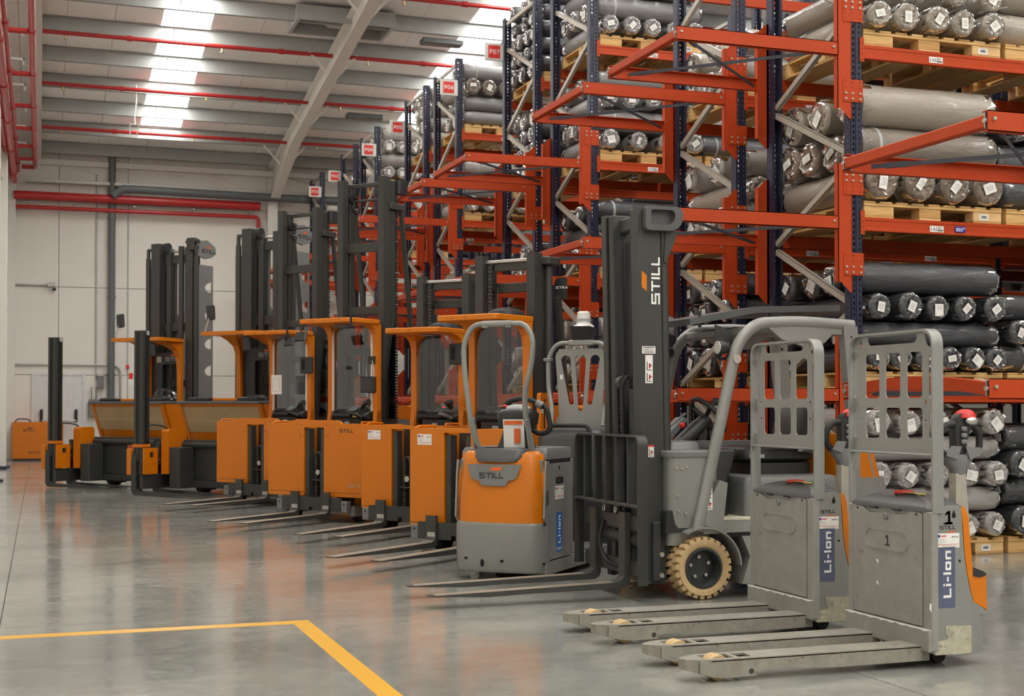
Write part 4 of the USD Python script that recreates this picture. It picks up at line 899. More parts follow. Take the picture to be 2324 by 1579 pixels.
        np_ = put('name_plate', MB().prism(rrect(-my - 0.155, -my - 0.02, H - 0.42, H - 0.22, (0.01, 0.01, 0.05, 0.02), 4), 'x', mx + 0.30, mx + 0.31), 'black_plastic', t)
        put('lettering', MB().text('STILL', 0.022, (mx + 0.299, -my - 0.035, H - 0.32), (0, -1, 0), (0, 0, 1), 0.0015, True, 1.4), 'letter_white', np_)
        put('mast_stay', MB().bar((mx + 0.28, -my - 0.07, H - 0.4), (mx + 0.55, -my - 0.02, 1.0), 0.05, 0.05, up=(0, 1, 0)), 'truck_dark', t)
    # extras
    if 'terminal' in extras:
        tm = put('terminal_box', MB().box(px - 0.06, px - 0.02, -pw - 0.02, -pw + 0.19, 1.455, 1.645, 0.008), 'black_plastic', t)
        put('terminal_screen', MB().box(px - 0.063, px - 0.06, -pw + 0.02, -pw + 0.15, 1.49, 1.61), 'letter_dark', tm)
        put('printer', MB().box(px - 0.05, px - 0.02, -pw - 0.01, -pw + 0.09, 1.79, 1.88, 0.008), 'black_plastic', t)
        put('cable', MB().tube([(px - 0.05, -pw + 0.02, 1.83), (px - 0.055, -pw - 0.01, 1.72), (px - 0.05, -pw - 0.01, 1.6)], 0.004, 6), 'letter_white', t)
        put('clip', MB().box(px - 0.008, px - 0.002, 0.03, 0.11, 1.73, 1.77, 0.004), 'hole_black', t)
    if 'terminal_high' in extras:
        tm = put('terminal_box', MB().box(px - 0.07, px - 0.03, -pw - 0.09, -pw + 0.12, 1.74, 1.96, 0.008), 'black_plastic', t)
        put('terminal_slot', MB().box(px - 0.073, px - 0.07, -pw + 0.04, -pw + 0.09, 1.79, 1.93), 'hole_black', tm)
    if 'document' in extras:
        dcm = put('document_holder', MB().box(px - 0.25, px - 0.245, -0.05, 0.13, 1.46, 1.72), 'label_white', t)
        put('paper_print', MB().prism(sbox(-0.025, 1.50, 0.105, 1.67).difference(sbox(-0.02, 1.505, 0.10, 1.665)), 'x', px - 0.2512, px - 0.25), 'letter_grey', dcm)
    def mirror(x, y, z, bx, by):
        m = put('mirror', MB().loft([[(x + a, y + b * 0.09 * q, z + c * 0.065 * q) for b, c in ((-1, -0.9), (0.9, -1), (1, 0.9), (-0.9, 1))] for a, q in ((-0.02, 0.8), (0.0, 1.0), (0.03, 0.8))]).rot(0.35, (0, 1, 0), (x, y, z)), 'black_plastic', t)
        put('mirror_arm', MB().tube(fillet([(x, y, z + 0.05), (x + 0.01, y, z + 0.10), (bx, by, zr + 0.02)], 0.03), 0.009, 6), 'black_plastic', m)
    if 'mirror_left' in extras: mirror(rx + 0.02, hw - 0.03, zr - 0.14, rx + 0.03, hw - 0.12)
    if 'mirror_right' in extras: mirror(rx + 0.02, -hw - 0.03, zr - 0.10, rx + 0.06, -hw + 0.03)
    if 'lamp_bracket' in extras: put('roof_bracket', MB().box(rx + 0.01, rx + 0.03, -hw + 0.0, -hw + 0.02, zr - 0.05, zr + 0.09).box(rx - 0.02, rx + 0.01, -hw + 0.01, -hw + 0.25, zr - 0.06, zr - 0.045), 'black_plastic', t)
    if 'tarp' in extras: put('cloth_bundle', MB().loft([rloop(0.45 + d, 0.74 - d, -0.30 + d, -0.02 - d, 0.06, zr + 0.055 + h, 4) for h, d in ((0, 0.0), (0.04, 0.01), (0.07, 0.06), (0.08, 0.1))]), 'black_rubber', rf, smooth=50)
    if 'sticker' in extras: sticker(t, (xb - 0.001, B - 0.085 if not tall else B - 0.08, 0.955), (0, -1, 0), (0, 0, 1), 0.16, 0.095)
    if 'logo' in extras:
        put('lettering', MB().text('STILL', 0.040, (xb - 0.0005, -0.375, 1.005), (0, -1, 0), (0, 0, 1), 0.0012, True, 1.1), 'letter_dark', t)
        put('model_lettering', MB().text('EK-X', 0.037, (xb - 0.0005, -0.50, 0.40), (0, -1, 0), (0, 0, 1), 0.0012, False, 1.3), 'letter_grey', t)
    if 'side_gate' in extras:
        g = Polygon(rrect(0.60, 0.76, 0.70, 1.42, (0.0, 0.0, 0.03, 0.03), 4)).difference(Polygon(rrect(0.655, 0.765, 0.72, 1.36, (0.0, 0.0, 0.02, 0.02), 4)))
        gt = put('side_gate', MB().prism(g, 'y', -0.53, -0.49).box(0.735, 0.76, -0.53, -0.49, 0.7, 1.40), 'truck_orange', t)
        gp = put('gate_label', MB().box(0.605, 0.65, -0.5325, -0.53, 1.24, 1.27), 'letter_white', gt)
        for k in range(3): put('dot', MB().cyl((0.615 + 0.013 * k, -0.534, 1.255), (0.615 + 0.013 * k, -0.5325, 1.255), 0.005, 8), 'letter_black', gp)
        put('gate_hinge', MB().box(0.78, 1.1, -0.54, -0.50, 1.02, 1.10, 0.01), 'truck_orange', t)
    if 'camera_arm' in extras: put('hand_scanner', MB().lathe([(0, 0), (0.045, 0.0), (0.05, 0.03), (0.03, 0.06), (0.02, 0.1), (0, 0.1)], (0.55, -0.24, 1.36), (0.2, -0.3, -0.9), 16), 'black_rubber', t, smooth=40)
    return t
make_picker('short', 'orange order picker with short mast, second from the tow tractor', (3.457, 13.433), 40.2, ('sticker', 'terminal_high', 'camera_arm', 'tarp'))
make_picker('short', 'orange order picker with short mast, directly left of the tow tractor', (3.397, 11.338), 36.3, ('sticker', 'side_gate', 'tarp'))
make_picker('tall', 'orange order picker with tall mast and EK-X lettering on its front box', (2.866, 15.155), 38.4, ('logo', 'terminal', 'yellow', 'scanner', 'mirror_left', 'lamp_bracket'))
make_picker('tall', 'orange order picker with tall mast and white document on its windscreen', (2.619, 17.897), 39.3, ('green', 'document', 'terminal_high', 'scanner', 'mirror_right', 'lamp_bracket'))
# ---------------- orange and grey stand-on tow tractor ----------------
TT = thing('tow_tractor', 'orange and grey stand-on tow tractor with tubular frame beside the forklift', 'tow tractor', (3.2, 9.55, 0), 48.0)
def plan(z, xf, w, xb, r, bulge=0.05, n=7):
    """Bonnet outline at height z: convex front at -x, square back."""
    p = [(xb, w, z)]
    front = rrect(xf, xb, -w, w, (r, 0, 0, r), n)          # starts lower-left corner
    pts = [(x, y) for x, y in front]
    out = []
    for x, y in pts:
        k = max(0.0, 1 - (x - xf) / 0.25); out.append((x - bulge * k * (1 - (y / w) ** 2), y, z))
    return out
def bonnet(levels, bulge=0.05): 
    L = []
    for z, xf, w, xb, r in levels:
        base = plan(z, xf, w, xb, r, 0.0)
        # add points across the front so that it can bulge
        a = base[0]; pts = []
        for x, y, zz in base: pts.append((x, y, zz))
        f0 = [q for q in pts]
        nose = [(xf, (w - r) - 2 * (w - r) * k / 8.0, z) for k in range(1, 8)]
        f0 = f0 + nose
        L.append([(x - bulge * max(0.0, 1 - (x - xf) / 0.2) * (1 - (y / w) ** 2), y, zz) for x, y, zz in f0])
    return L
put('bumper', MB().loft(bonnet([(0.065, 0.05, 0.345, 0.10, 0.10), (0.085, 0.035, 0.36, 0.10, 0.11), (0.20, 0.02, 0.368, 0.10, 0.12), (0.41, 0.015, 0.37, 0.10, 0.12), (0.435, 0.022, 0.362, 0.10, 0.12)])), 'truck_grey', TT, smooth=40)
hood = put('hood', MB().loft(bonnet([(0.425, 0.03, 0.355, 0.10, 0.12), (0.60, 0.035, 0.355, 0.10, 0.12), (0.80, 0.05, 0.345, 0.10, 0.12), (0.90, 0.07, 0.335, 0.12, 0.11), (0.945, 0.09, 0.325, 0.14, 0.10), (0.965, 0.12, 0.305, 0.15, 0.08)])), 'truck_orange', TT, smooth=45)
put('tray_lip', MB().loft(bonnet([(0.885, 0.035, 0.20, 0.30, 0.08), (0.92, 0.04, 0.225, 0.30, 0.09), (0.972, 0.075, 0.235, 0.34, 0.08), (0.985, 0.09, 0.225, 0.34, 0.07)])), 'dark_cover', TT, smooth=35)
def fx(y, z): return 0.05 * 1 - 0.05 * (1 - (y / 0.35) ** 2) + 0.05 * max(0, z - 0.6) - 0.022
badge = [(0.235, 0.868), (0.195, 0.76), (0.13, 0.745), (0.11, 0.71), (-0.09, 0.71), (-0.105, 0.745), (-0.17, 0.765), (-0.205, 0.868)]
b = MB(); bp = Polygon(badge)
vs = []; fs = []
m = trimesh.creation.extrude_polygon(bp, 0.006, engine='earcut').subdivide().subdivide()
v = np.array(m.vertices); b.add(np.stack([np.array([fx(a, z) for a, z in v[:, :2]]) - v[:, 2] - 0.004, v[:, 0], v[:, 1]], 1), m.faces)
bd = put('badge', b, 'mid_grey', hood)
lt = MB().text('STILL', 0.042, (0, 0.125, 0.765), (0, -1, 0), (0, 0, 1), 0.001, True, 1.05)
for i, q in enumerate(lt.v): lt.v[i] = np.stack([[fx(a, z) - 0.0125 for a, z in q[:, 1:3]] + q[:, 0], q[:, 1], q[:, 2]], 1)
put('lettering', lt, 'letter_dark', bd)
mk = MB().prism([(0.04, 0.822), (-0.045, 0.822), (-0.065, 0.848), (0.02, 0.848)], 'x', -0.0125 + fx(0, 0.83), -0.0105 + fx(0, 0.83)); put('brand_mark', mk, 'orange_mark', bd)
sp = [(0.10, 0.07), (0.10, 0.895), (0.045, 0.895), (0.02, 0.87), (-0.0, 0.42), (0.0, 0.07)]
for s in (-1, 1):
    sd = put('side_panel', MB().prism([(0.16, 0.07), (0.16, 0.89), (0.10, 0.895), (0.085, 0.80), (0.06, 0.47), (0.10, 0.435), (0.10, 0.07)], 'y', s * 0.352, s * 0.366), 'truck_grey', TT)
    if s < 0:
        for k in range(9): put('vent_slot', MB().bar((0.09, -0.3665, 0.56 + 0.012 * k), (0.15, -0.3665, 0.575 + 0.012 * k), 0.001, 0.005), 'hole_black', sd)
put('frame_side', MB().box(0.10, 0.68, -0.335, 0.335, 0.14, 0.90, 0.005), 'mid_grey', TT)
dr = put('battery_door', MB().prism([(0.165, 0.155), (0.615, 0.155), (0.615, 0.855), (0.60, 0.872), (0.185, 0.872), (0.165, 0.85)], 'y', -0.362, -0.34), 'truck_grey', TT)
put('door_slot', MB().prism(rrect(0.30, 0.46, 0.715, 0.765, 0.022, 4), 'y', -0.363, -0.3615), 'hole_black', dr)
put('slot_grille', MB().prism(rrect(0.33, 0.42, 0.725, 0.752, 0.01, 3), 'y', -0.3645, -0.363), 'black_plastic', dr)
put('drain_mark', MB().prism(Point(0.375, 0.835).buffer(0.014), 'y', -0.3632, -0.3615), 'hole_black', dr)
sticker(dr, (0.285, -0.3622, 0.598), (1, 0, 0), (0, 0, 1), 0.185, 0.10)
put('battery_decal', MB().box(0.31, 0.43, -0.3632, -0.362, 0.20, 0.50), 'liion_blue', dr)
put('battery_lettering', MB().text('Li-Ion', 0.052, (0.40, -0.3632, 0.265), (0, 0, 1), (-1, 0, 0), 0.0012, True, 1.05), 'letter_white', dr)
put('decal_base', MB().box(0.32, 0.42, -0.3645, -0.3632, 0.215, 0.235), 'letter_grey', dr)
put('rear_post', MB().box(0.625, 0.685, -0.36, -0.31, 0.14, 0.90, 0.006), 'truck_grey', TT)
put('sill', MB().prism([(0.10, 0.065), (0.12, 0.05), (1.98, 0.045), (1.98, 0.145), (0.16, 0.145), (0.13, 0.12)], 'y', -0.365, 0.365), 'truck_grey', TT)
put('top_cover', MB().loft([rloop(0.14, 0.70, -0.35, 0.35, 0.03, z, 3) if z < 0.97 else rloop(0.17, 0.69, -0.34, 0.34, 0.03, z, 3) for z in (0.90, 0.955, 0.985)]), 'mid_grey', TT, smooth=35)
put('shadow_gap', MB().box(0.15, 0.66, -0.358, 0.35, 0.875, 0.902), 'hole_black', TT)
for y, z, w, h in ((0.1, 0.335, 0.02, 0.011), (0.24, 0.165, 0.012, 0.01), (0.10, 0.135, 0.013, 0.028), (-0.06, 0.155, 0.014, 0.011)):
    put('bolt_hole', MB().prism(affinity.scale(Point(y, z).buffer(1, 8), w, h), 'x', -0.032 + 0.05 * (y / 0.36) ** 2 + 0.0, -0.025 + 0.05 * (y / 0.36) ** 2), 'hole_black', TT)
for x, z in ((0.06, 0.42), (0.05, 0.13)): put('bolt_hole', MB().prism(rrect(x - 0.02, x + 0.02, z, z + 0.018, 0.008, 3), 'y', -0.368, -0.362), 'hole_black', TT)
put('drive_wheel', MB().cyl((0.22, -0.06, 0.11), (0.22, 0.06, 0.11), 0.11, 24), 'black_rubber', TT, smooth=40)
for y in (-0.27, 0.27): put('support_wheel', MB().cyl((1.6, y - 0.05, 0.12), (1.6, y + 0.05, 0.12), 0.12, 24), 'black_rubber', TT, smooth=40)
# tubular front frame
fr = [(0.13, 0.165, 0.965), (0.08, 0.215, 1.12), (0.06, 0.235, 1.28), (0.05, 0.268, 1.55), (0.05, 0.275, 1.76), (0.06, 0.215, 1.91), (0.06, -0.155, 1.91), (0.05, -0.228, 1.80), (0.05, -0.232, 1.66), (0.06, -0.18, 1.42), (0.10, -0.165, 1.25), (0.16, -0.23, 0.97)]
fr = [(0.14, 0.19, 0.965), (0.06, 0.225, 1.14), (0.05, 0.24, 1.28), (0.04, 0.27, 1.52), (0.04, 0.285, 1.76), (0.05, 0.215, 1.915), (0.05, -0.215, 1.915), (0.04, -0.285, 1.80), (0.04, -0.27, 1.60), (0.05, -0.215, 1.42), (0.08, -0.20, 1.25), (0.16, -0.235, 0.965)]
tf = put('tube_frame', MB().tube(fillet(fr, 0.10, 6), 0.021, 12), 'truck_grey', TT, smooth=60)
put('frame_sleeve', MB().cyl((0.05, 0.13, 1.915), (0.05, -0.11, 1.915), 0.025, 14).box(0.03, 0.07, 0.08, 0.13, 1.885, 1.90, 0.004).box(0.03, 0.07, -0.11, -0.06, 1.885, 1.90, 0.004), 'truck_grey', tf)
for s in (-1, 1): put('frame_plate', MB().bar((0.155, s * 0.225, 0.965), (0.07, s * 0.222, 1.20), 0.012, 0.075, up=(1, 0, 0.4)), 'truck_grey', tf)
# steering handle on its column with the document plate
put('steering_column', MB().loft([[(x + a * w, b * w - 0.02, z) for a, b in ((-1, -1), (1, -1), (1, 1), (-1, 1))] for x, z, w in ((0.36, 0.97, 0.12), (0.36, 1.06, 0.09), (0.36, 1.15, 0.075))]), 'black_plastic', TT)
put('control_head', MB().loft([rloop(0.25 + d, 0.50 - d, -0.17 + d, 0.12 - d, 0.06, z, 5) for z, d in ((1.13, 0.05), (1.16, 0.01), (1.24, 0.0), (1.275, 0.03), (1.285, 0.07))]), 'black_plastic', TT, smooth=50)
put('head_cap', MB().loft([rloop(0.30 + d, 0.46 - d, -0.12 + d, 0.07 - d, 0.05, z, 5) for z, d in ((1.27, 0.0), (1.30, 0.01), (1.315, 0.05))]), 'letter_grey', TT, smooth=50)
put('grip_loop', MB().tube(fillet([(0.40, 0.10, 1.22), (0.42, 0.10, 1.33), (0.42, -0.05, 1.365), (0.42, -0.24, 1.30), (0.42, -0.28, 1.12), (0.42, -0.20, 1.08), (0.42, -0.12, 1.12)], 0.05), 0.02, 12), 'black_rubber', TT, smooth=60)
put('grip_collar', MB().cyl((0.42, -0.16, 1.325), (0.42, -0.21, 1.30), 0.03, 14), 'mid_grey', TT, smooth=40)
put('red_switch', MB().sphere((0.34, 0.07, 1.30), 0.02, 2, (1.2, 1, 0.6)), 'red_button', TT, smooth=60)
dp = put('document_plate', MB().bar((0.24, -0.05, 0.985), (0.22, -0.05, 1.20), 0.17, 0.006, up=(1, 0, 0)), 'label_white', TT)
put('plate_print', MB().bar((0.2165, -0.05, 1.16), (0.215, -0.05, 1.19), 0.15, 0.0015, up=(1, 0, 0)).bar((0.226, -0.08, 1.02), (0.219, -0.08, 1.13), 0.05, 0.002, up=(1, 0, 0)), 'orange_mark', dp)
# operator's backrest with beacon
bx = 1.85
pl = Polygon([(-0.235, 1.02), (0.235, 1.02), (0.225, 1.18), (0.20, 1.22), (0.215, 1.5), (0.235, 1.74), (0.20, 1.80), (-0.20, 1.80), (-0.235, 1.74), (-0.215, 1.5), (-0.20, 1.22), (-0.225, 1.18)])
def slot(y0, y1, w0, w1, z0, z1): return Polygon([(y1 - w1, z1), (y0 - w0, z0), (y0 + w0, z0), (y1 + w1, z1)]).union(affinity.scale(Point(y1, z1).buffer(1, 10), w1, w1)).union(affinity.scale(Point(y0, z0).buffer(1, 10), w0, w0))
cuts = unary_union([slot(0.085, 0.135, 0.022, 0.044, 1.335, 1.70), slot(0, 0, 0.022, 0.05, 1.28, 1.70), slot(-0.085, -0.135, 0.022, 0.044, 1.335, 1.70)])
br = put('backrest_plate', MB().prism(pl.difference(cuts), 'x', bx, bx + 0.008), 'truck_grey', TT)
put('backrest_tube', MB().tube(fillet([(bx - 0.10, 0.235, 1.13), (bx - 0.06, 0.24, 1.28), (bx - 0.02, 0.29, 1.45), (bx - 0.02, 0.295, 1.72), (bx - 0.02, 0.215, 1.85), (bx - 0.02, -0.215, 1.85), (bx - 0.02, -0.295, 1.72), (bx - 0.02, -0.29, 1.45), (bx - 0.06, -0.24, 1.28), (bx - 0.10, -0.235, 1.13)], 0.09, 6), 0.02, 12), 'truck_grey', TT, smooth=60)
for s in (-1, 1): put('tube_clamp', MB().box(bx - 0.05, bx + 0.02, s * 0.295 - 0.035, s * 0.295 + 0.035, 1.69, 1.72, 0.006), 'mid_grey', br)
put('bar_sleeve', MB().box(bx - 0.045, bx + 0.005, -0.13, 0.10, 1.825, 1.875, 0.008), 'truck_grey', br)
put('small_label', MB().box(bx - 0.0012, bx, 0.165, 0.19, 1.535, 1.575), 'label_white', br)
put('beacon_bracket', MB().prism([(bx - 0.03, 1.87), (bx + 0.02, 1.87), (bx + 0.10, 1.975), (bx - 0.10, 1.99)], 'y', -0.12, 0.06), 'black_plastic', TT)
bc = put('beacon', MB().lathe([(0, 0), (0.095, 0.0), (0.09, 0.012), (0.066, 0.03), (0.062, 0.045), (0.058, 0.125), (0.045, 0.138), (0, 0.14)], (bx, -0.03, 1.985), (0, 0, 1), 28), 'beacon_clear', TT, smooth=35)
put('beacon_ribs', MB().lathe([(0.063, 0.05), (0.066, 0.055), (0.063, 0.06), (0.066, 0.07), (0.063, 0.075)], (bx, -0.03, 1.985), (0, 0, 1), 28), 'letter_grey', bc)
put('back_cushion', MB().loft([rloop(1.52 + d, 1.82, -0.30 + d, 0.30 - d, 0.10, z, 5) for z, d in ((0.55, 0.05), (0.70, 0.0), (1.03, 0.0), (1.09, 0.03), (1.105, 0.08))]), 'dark_cover', TT, smooth=45)
put('hand_rail', MB().tube(fillet([(1.54, 0.20, 1.06), (1.55, 0.17, 1.135), (1.55, -0.17, 1.135), (1.54, -0.20, 1.06)], 0.05), 0.018, 10), 'black_rubber', TT, smooth=60)
put('tail_box', MB().loft([rloop(1.55, 1.98, -0.34, 0.34, 0.06, z, 4) for z in (0.14, 0.60)]), 'black_plastic', TT, smooth=35)
put('standing_platform', MB().box(0.70, 1.55, -0.33, 0.33, 0.14, 0.16, 0.004), 'mat_grey', TT)
# ---------------- grey counterbalance forklift (local x towards its tail; forks point to -x) ----------------
FL = thing('forklift', 'grey counterbalance forklift with tall dark mast and tan front tyre', 'forklift', (4.2, 8.66, 0))
M0 = MB
def mast_pt(x, z): return x + 0.020 * (2.65 - z) / 1.0 * 0.9          # the mast leans slightly forward at the top
def lean(m):
    m.v = [np.stack([v[:, 0] + 0.018 * (2.65 - v[:, 2]), v[:, 1], v[:, 2]], 1) for v in m.v]; return m
mast = {}
for s, y0, y1 in ((-1, -0.325, -0.165), (1, 0.135, 0.295)):
    o = y0 if s < 0 else y1                                            # outer face
    prof = Polygon([(-0.40, o), (-0.235, o), (-0.235, o - s * 0.035), (-0.36, o - s * 0.035), (-0.36, o - s * 0.075), (-0.40, o - s * 0.075)])
    m = lean(MB().prism(prof if prof.exterior.is_ccw else Polygon(list(prof.exterior.coords)[::-1]), 'z', 0.10, 2.66))
    c = put('mast_column', m, 'truck_dark', FL)
    inner = lean(MB().box(-0.385, -0.25, o - s * 0.085, o - s * 0.16, 0.12, 2.65, 0.006))
    put('inner_rail', inner, 'truck_dark', c)
    put('rail_groove', lean(MB().box(-0.392, -0.38, o - s * 0.078, o - s * 0.083, 0.12, 2.64)), 'hole_black', c)
    put('lift_cylinder', lean(MB().cyl((-0.20, o - s * 0.04, 0.25), (-0.20, o - s * 0.04, 2.55), 0.034, 14)), 'truck_dark', c, smooth=40)
put('mast_crosshead', lean(MB().box(-0.33, -0.26, -0.16, 0.14, 2.52, 2.62, 0.01)), 'truck_dark', FL)
put('mast_crosshead', lean(MB().box(-0.25, -0.21, -0.2, 0.18, 1.2, 1.32, 0.01)), 'truck_dark', FL)
put('mast_foot', lean(MB().box(-0.25, -0.12, -0.3, 0.28, 0.12, 0.32, 0.01)), 'truck_dark', FL)
put('mast_cylinder', lean(MB().cyl((-0.30, -0.01, 0.25), (-0.30, -0.01, 1.42), 0.045, 16)), 'truck_dark', FL, smooth=40)
ch = chain(MB(), (-0.37, 0.06, 0.35), (-0.37, 0.06, 1.45), 0.05, 0.03); lean(ch)
put('lift_chain', ch, 'truck_dark', FL)
put('chain_sheave', lean(MB().cyl((-0.36, 0.03, 1.46), (-0.36, 0.09, 1.46), 0.05, 16)), 'truck_dark', FL, smooth=40)
for k, y in enumerate((0.02, 0.10)):
    put('hose', lean(MB().tube(fillet([(-0.38, y, 0.5), (-0.385, y, 1.45), (-0.33, y + 0.01, 1.53), (-0.29, y + 0.02, 1.4), (-0.29, y, 2.45)], 0.06), 0.011, 8)), 'black_rubber', FL, smooth=50)
# plastic cap with a raised D-shaped rim at the mast head, seen on the near side
cap = Polygon(rrect(-0.365, -0.085, 2.485, 2.65, (0.03, 0.10, 0.05, 0.03), 5))
cin = Polygon(rrect(-0.325, -0.145, 2.525, 2.625, (0.02, 0.06, 0.03, 0.02), 5))
cp = put('mast_cap', MB().prism(cap.difference(cin), 'y', -0.385, -0.30).prism(cap, 'y', -0.33, -0.30), 'dark_cover', FL)
put('cap_strut', MB().prism([(-0.19, 2.50), (-0.11, 2.52), (-0.115, 2.44), (-0.19, 2.27), (-0.205, 2.28)], 'y', -0.33, -0.29), 'truck_dark', cp)
yy = -0.3262
def mx(z): return 0.018 * (2.65 - z)
put('lettering', MB().text('STILL', 0.064, (-0.243 + mx(2.15), yy, 1.99), (0, 0, 1), (-1, 0, 0), 0.0012, True, 1.12), 'letter_white', FL)
put('brand_mark', MB().prism([(-0.378 + mx(2.15), 2.215), (-0.378 + mx(2.15), 2.105), (-0.340 + mx(2.15), 2.075), (-0.340 + mx(2.15), 2.185)], 'y', yy - 0.0012, yy), 'truck_orange', FL)
def warn(parent, o, xd, w, h, n, head=True):
    xd = np.asarray(xd, float); o = np.asarray(o, float); zd = np.cross(xd, [0, 0, 1.0])
    def pl(m, a0, a1, b0, b1, d0, d1):
        t = MB().box(a0, a1, b0, b1, d0, d1); v = t.v[0]; return m.add(o + v[:, :1] * xd + v[:, 1:2] * np.array([0, 0, 1.0]) + v[:, 2:] * zd, t.f[0])
    s = put('warning_label', pl(MB(), 0, w, 0, h, 0, 0.001), 'label_white', parent)
    if head: put('red_head', pl(MB(), 0, w, h * 0.86, h, 0.001, 0.0016), 'sign_red', s)
    m = MB(); r = MB()
    for k in range(n):
        b = h * (0.05 + 0.8 / n * k); hh = h * 0.8 / n
        pl(m, 0.15 * w, 0.85 * w, b + 0.02 * hh, b + 0.08 * hh, 0.001, 0.0016); pl(m, 0.2 * w, 0.3 * w, b + 0.1 * hh, b + 0.8 * hh, 0.001, 0.0016); pl(m, 0.5 * w, 0.62 * w, b + 0.2 * hh, b + 0.65 * hh, 0.001, 0.0016); pl(m, 0.5 * w, 0.85 * w, b + 0.45 * hh, b + 0.52 * hh, 0.001, 0.0016)
        pl(r, 0.44 * w, 0.82 * w, b + 0.36 * hh, b + 0.43 * hh, 0.0016, 0.0022); pl(r, 0.58 * w, 0.66 * w, b + 0.2 * hh, b + 0.62 * hh, 0.0016, 0.0022)
    put('pictogram', m, 'letter_black', s); put('pictogram', r, 'sign_red', s)
warn(FL, (-0.343, yy, 1.455), (1, 0, 0), 0.055, 0.19, 2, False)
ad = put('address_label', MB().box(-0.367, -0.268, yy - 0.001, yy, 1.655, 1.705), 'label_white', FL)
put('lettering', MB().text('LOPEZ, S.L.', 0.010, (-0.36, yy - 0.001, 1.676), (1, 0, 0), (0, 0, 1), 0.0008, True, 1.1).box(-0.36, -0.275, yy - 0.0018, yy - 0.001, 1.694, 1.699).box(-0.355, -0.28, yy - 0.0018, yy - 0.001, 1.663, 1.668), 'letter_dark', ad)
warn(FL, (-0.322, yy, 0.955), (1, 0, 0), 0.042, 0.082, 1)
# load backrest, carriage, forks
bk = MB()
P = fillet([(-0.46, -0.535, 0.12), (-0.46, -0.535, 1.10), (-0.46, 0.575, 1.10), (-0.46, 0.575, 0.16)], 0.07, 7)
tan = np.gradient(P, axis=0); tan /= np.linalg.norm(tan, axis=1, keepdims=True); nrm = np.cross(tan, [1, 0, 0])
bk.loft([[p + n * 0.007 + [-0.035, 0, 0], p + n * 0.007 + [0.035, 0, 0], p - n * 0.007 + [0.035, 0, 0], p - n * 0.007 + [-0.035, 0, 0]] for p, n in zip(P, nrm)])
lb = put('load_backrest', bk, 'truck_dark', FL, smooth=40)
for y in (-0.36, -0.17, 0.02, 0.21, 0.40): put('backrest_bar', MB().box(-0.495, -0.435, y - 0.006, y + 0.006, 0.64, 1.095, 0.002), 'truck_dark', lb)
put('backrest_rail', MB().box(-0.495, -0.43, -0.53, 0.57, 0.625, 0.645, 0.003), 'truck_dark', lb)
ca = put('carriage_plate', MB().box(-0.445, -0.41, -0.46, 0.50, 0.46, 0.56, 0.008), 'truck_dark', FL)
put('carriage_plate', MB().box(-0.445, -0.41, -0.46, 0.50, 0.16, 0.26, 0.008), 'truck_dark', FL)
put('side_shift_cylinder', MB().cyl((-0.40, -0.35, 0.40), (-0.40, 0.40, 0.40), 0.045, 16), 'truck_dark', FL, smooth=40)
for y in (-0.22, 0.05): put('carriage_web', MB().box(-0.42, -0.36, y - 0.03, y + 0.03, 0.16, 0.56, 0.006), 'truck_dark', FL)
put('carriage_hose', MB().tube(fillet([(-0.46, 0.12, 0.50), (-0.49, 0.14, 0.34), (-0.46, 0.08, 0.22), (-0.44, -0.10, 0.20), (-0.43, -0.2, 0.26)], 0.08), 0.014, 8), 'black_rubber', FL, smooth=50)
for y in (0.18, -0.02): put('lifting_eye', MB().tube([(-0.43, y + 0.018 * math.cos(a), 0.585 + 0.024 * math.sin(a)) for a in np.linspace(0, 2 * math.pi, 13)], 0.007, 6), 'steel_bright', FL, smooth=50)
for y0 in (-0.305, 0.205):
    y1 = y0 + 0.10; f = MB()
    pr = [(-0.445, 0.585), (-0.445, 0.125), (-0.46, 0.095), (-0.49, 0.078), (-1.15, 0.072), (-1.45, 0.062), (-1.80, 0.078), (-1.80, 0.086), (-0.56, 0.118), (-0.515, 0.128), (-0.49, 0.155), (-0.487, 0.585)]
    f.prism(pr, 'y', y0, y1)
    fk = put('fork', f, 'fork_dark', FL)
    put('worn_face', MB().prism([(-1.80, 0.0862), (-0.56, 0.1184), (-0.56, 0.1192), (-1.80, 0.0872)], 'y', y0 + 0.003, y1 - 0.003).prism([(-0.4872, 0.17), (-0.4872, 0.30), (-0.4878, 0.30), (-0.4878, 0.17)], 'y', y0 + 0.01, y1 - 0.02), 'fork_edge', fk)
    put('fork_tip', MB().loft([[(-1.80, y0, 0.078), (-1.80, y1, 0.078), (-1.80, y1, 0.0865), (-1.80, y0, 0.0865)], [(-1.845, y0 + 0.02, 0.078), (-1.845, y1 - 0.02, 0.078), (-1.845, y1 - 0.02, 0.085), (-1.845, y0 + 0.02, 0.085)]]), 'fork_dark', fk)
# lower mast guard wing near the wheel
put('tilt_guard', MB().loft([[(-0.20 + x, y, 0.55 + z) for x, z in ((-0.04, -0.10), (0.10, -0.10), (0.19, -0.045), (0.14, 0.015), (0.02, 0.05), (-0.03, 0.045))] for y in (-0.42, -0.34)]), 'black_plastic', FL)
put('guard_arm', MB().bar((-0.06, -0.38, 0.52), (0.06, -0.38, 0.50), 0.03, 0.03), 'brass', FL)
put('foot_bracket', MB().box(-0.30, -0.24, -0.36, -0.325, 0.12, 0.52, 0.008), 'truck_dark', FL)
for z in (0.16, 0.3): put('bolt', MB().cyl((-0.24, -0.37, z), (-0.24, -0.33, z), 0.018, 6), 'galvanised', FL)
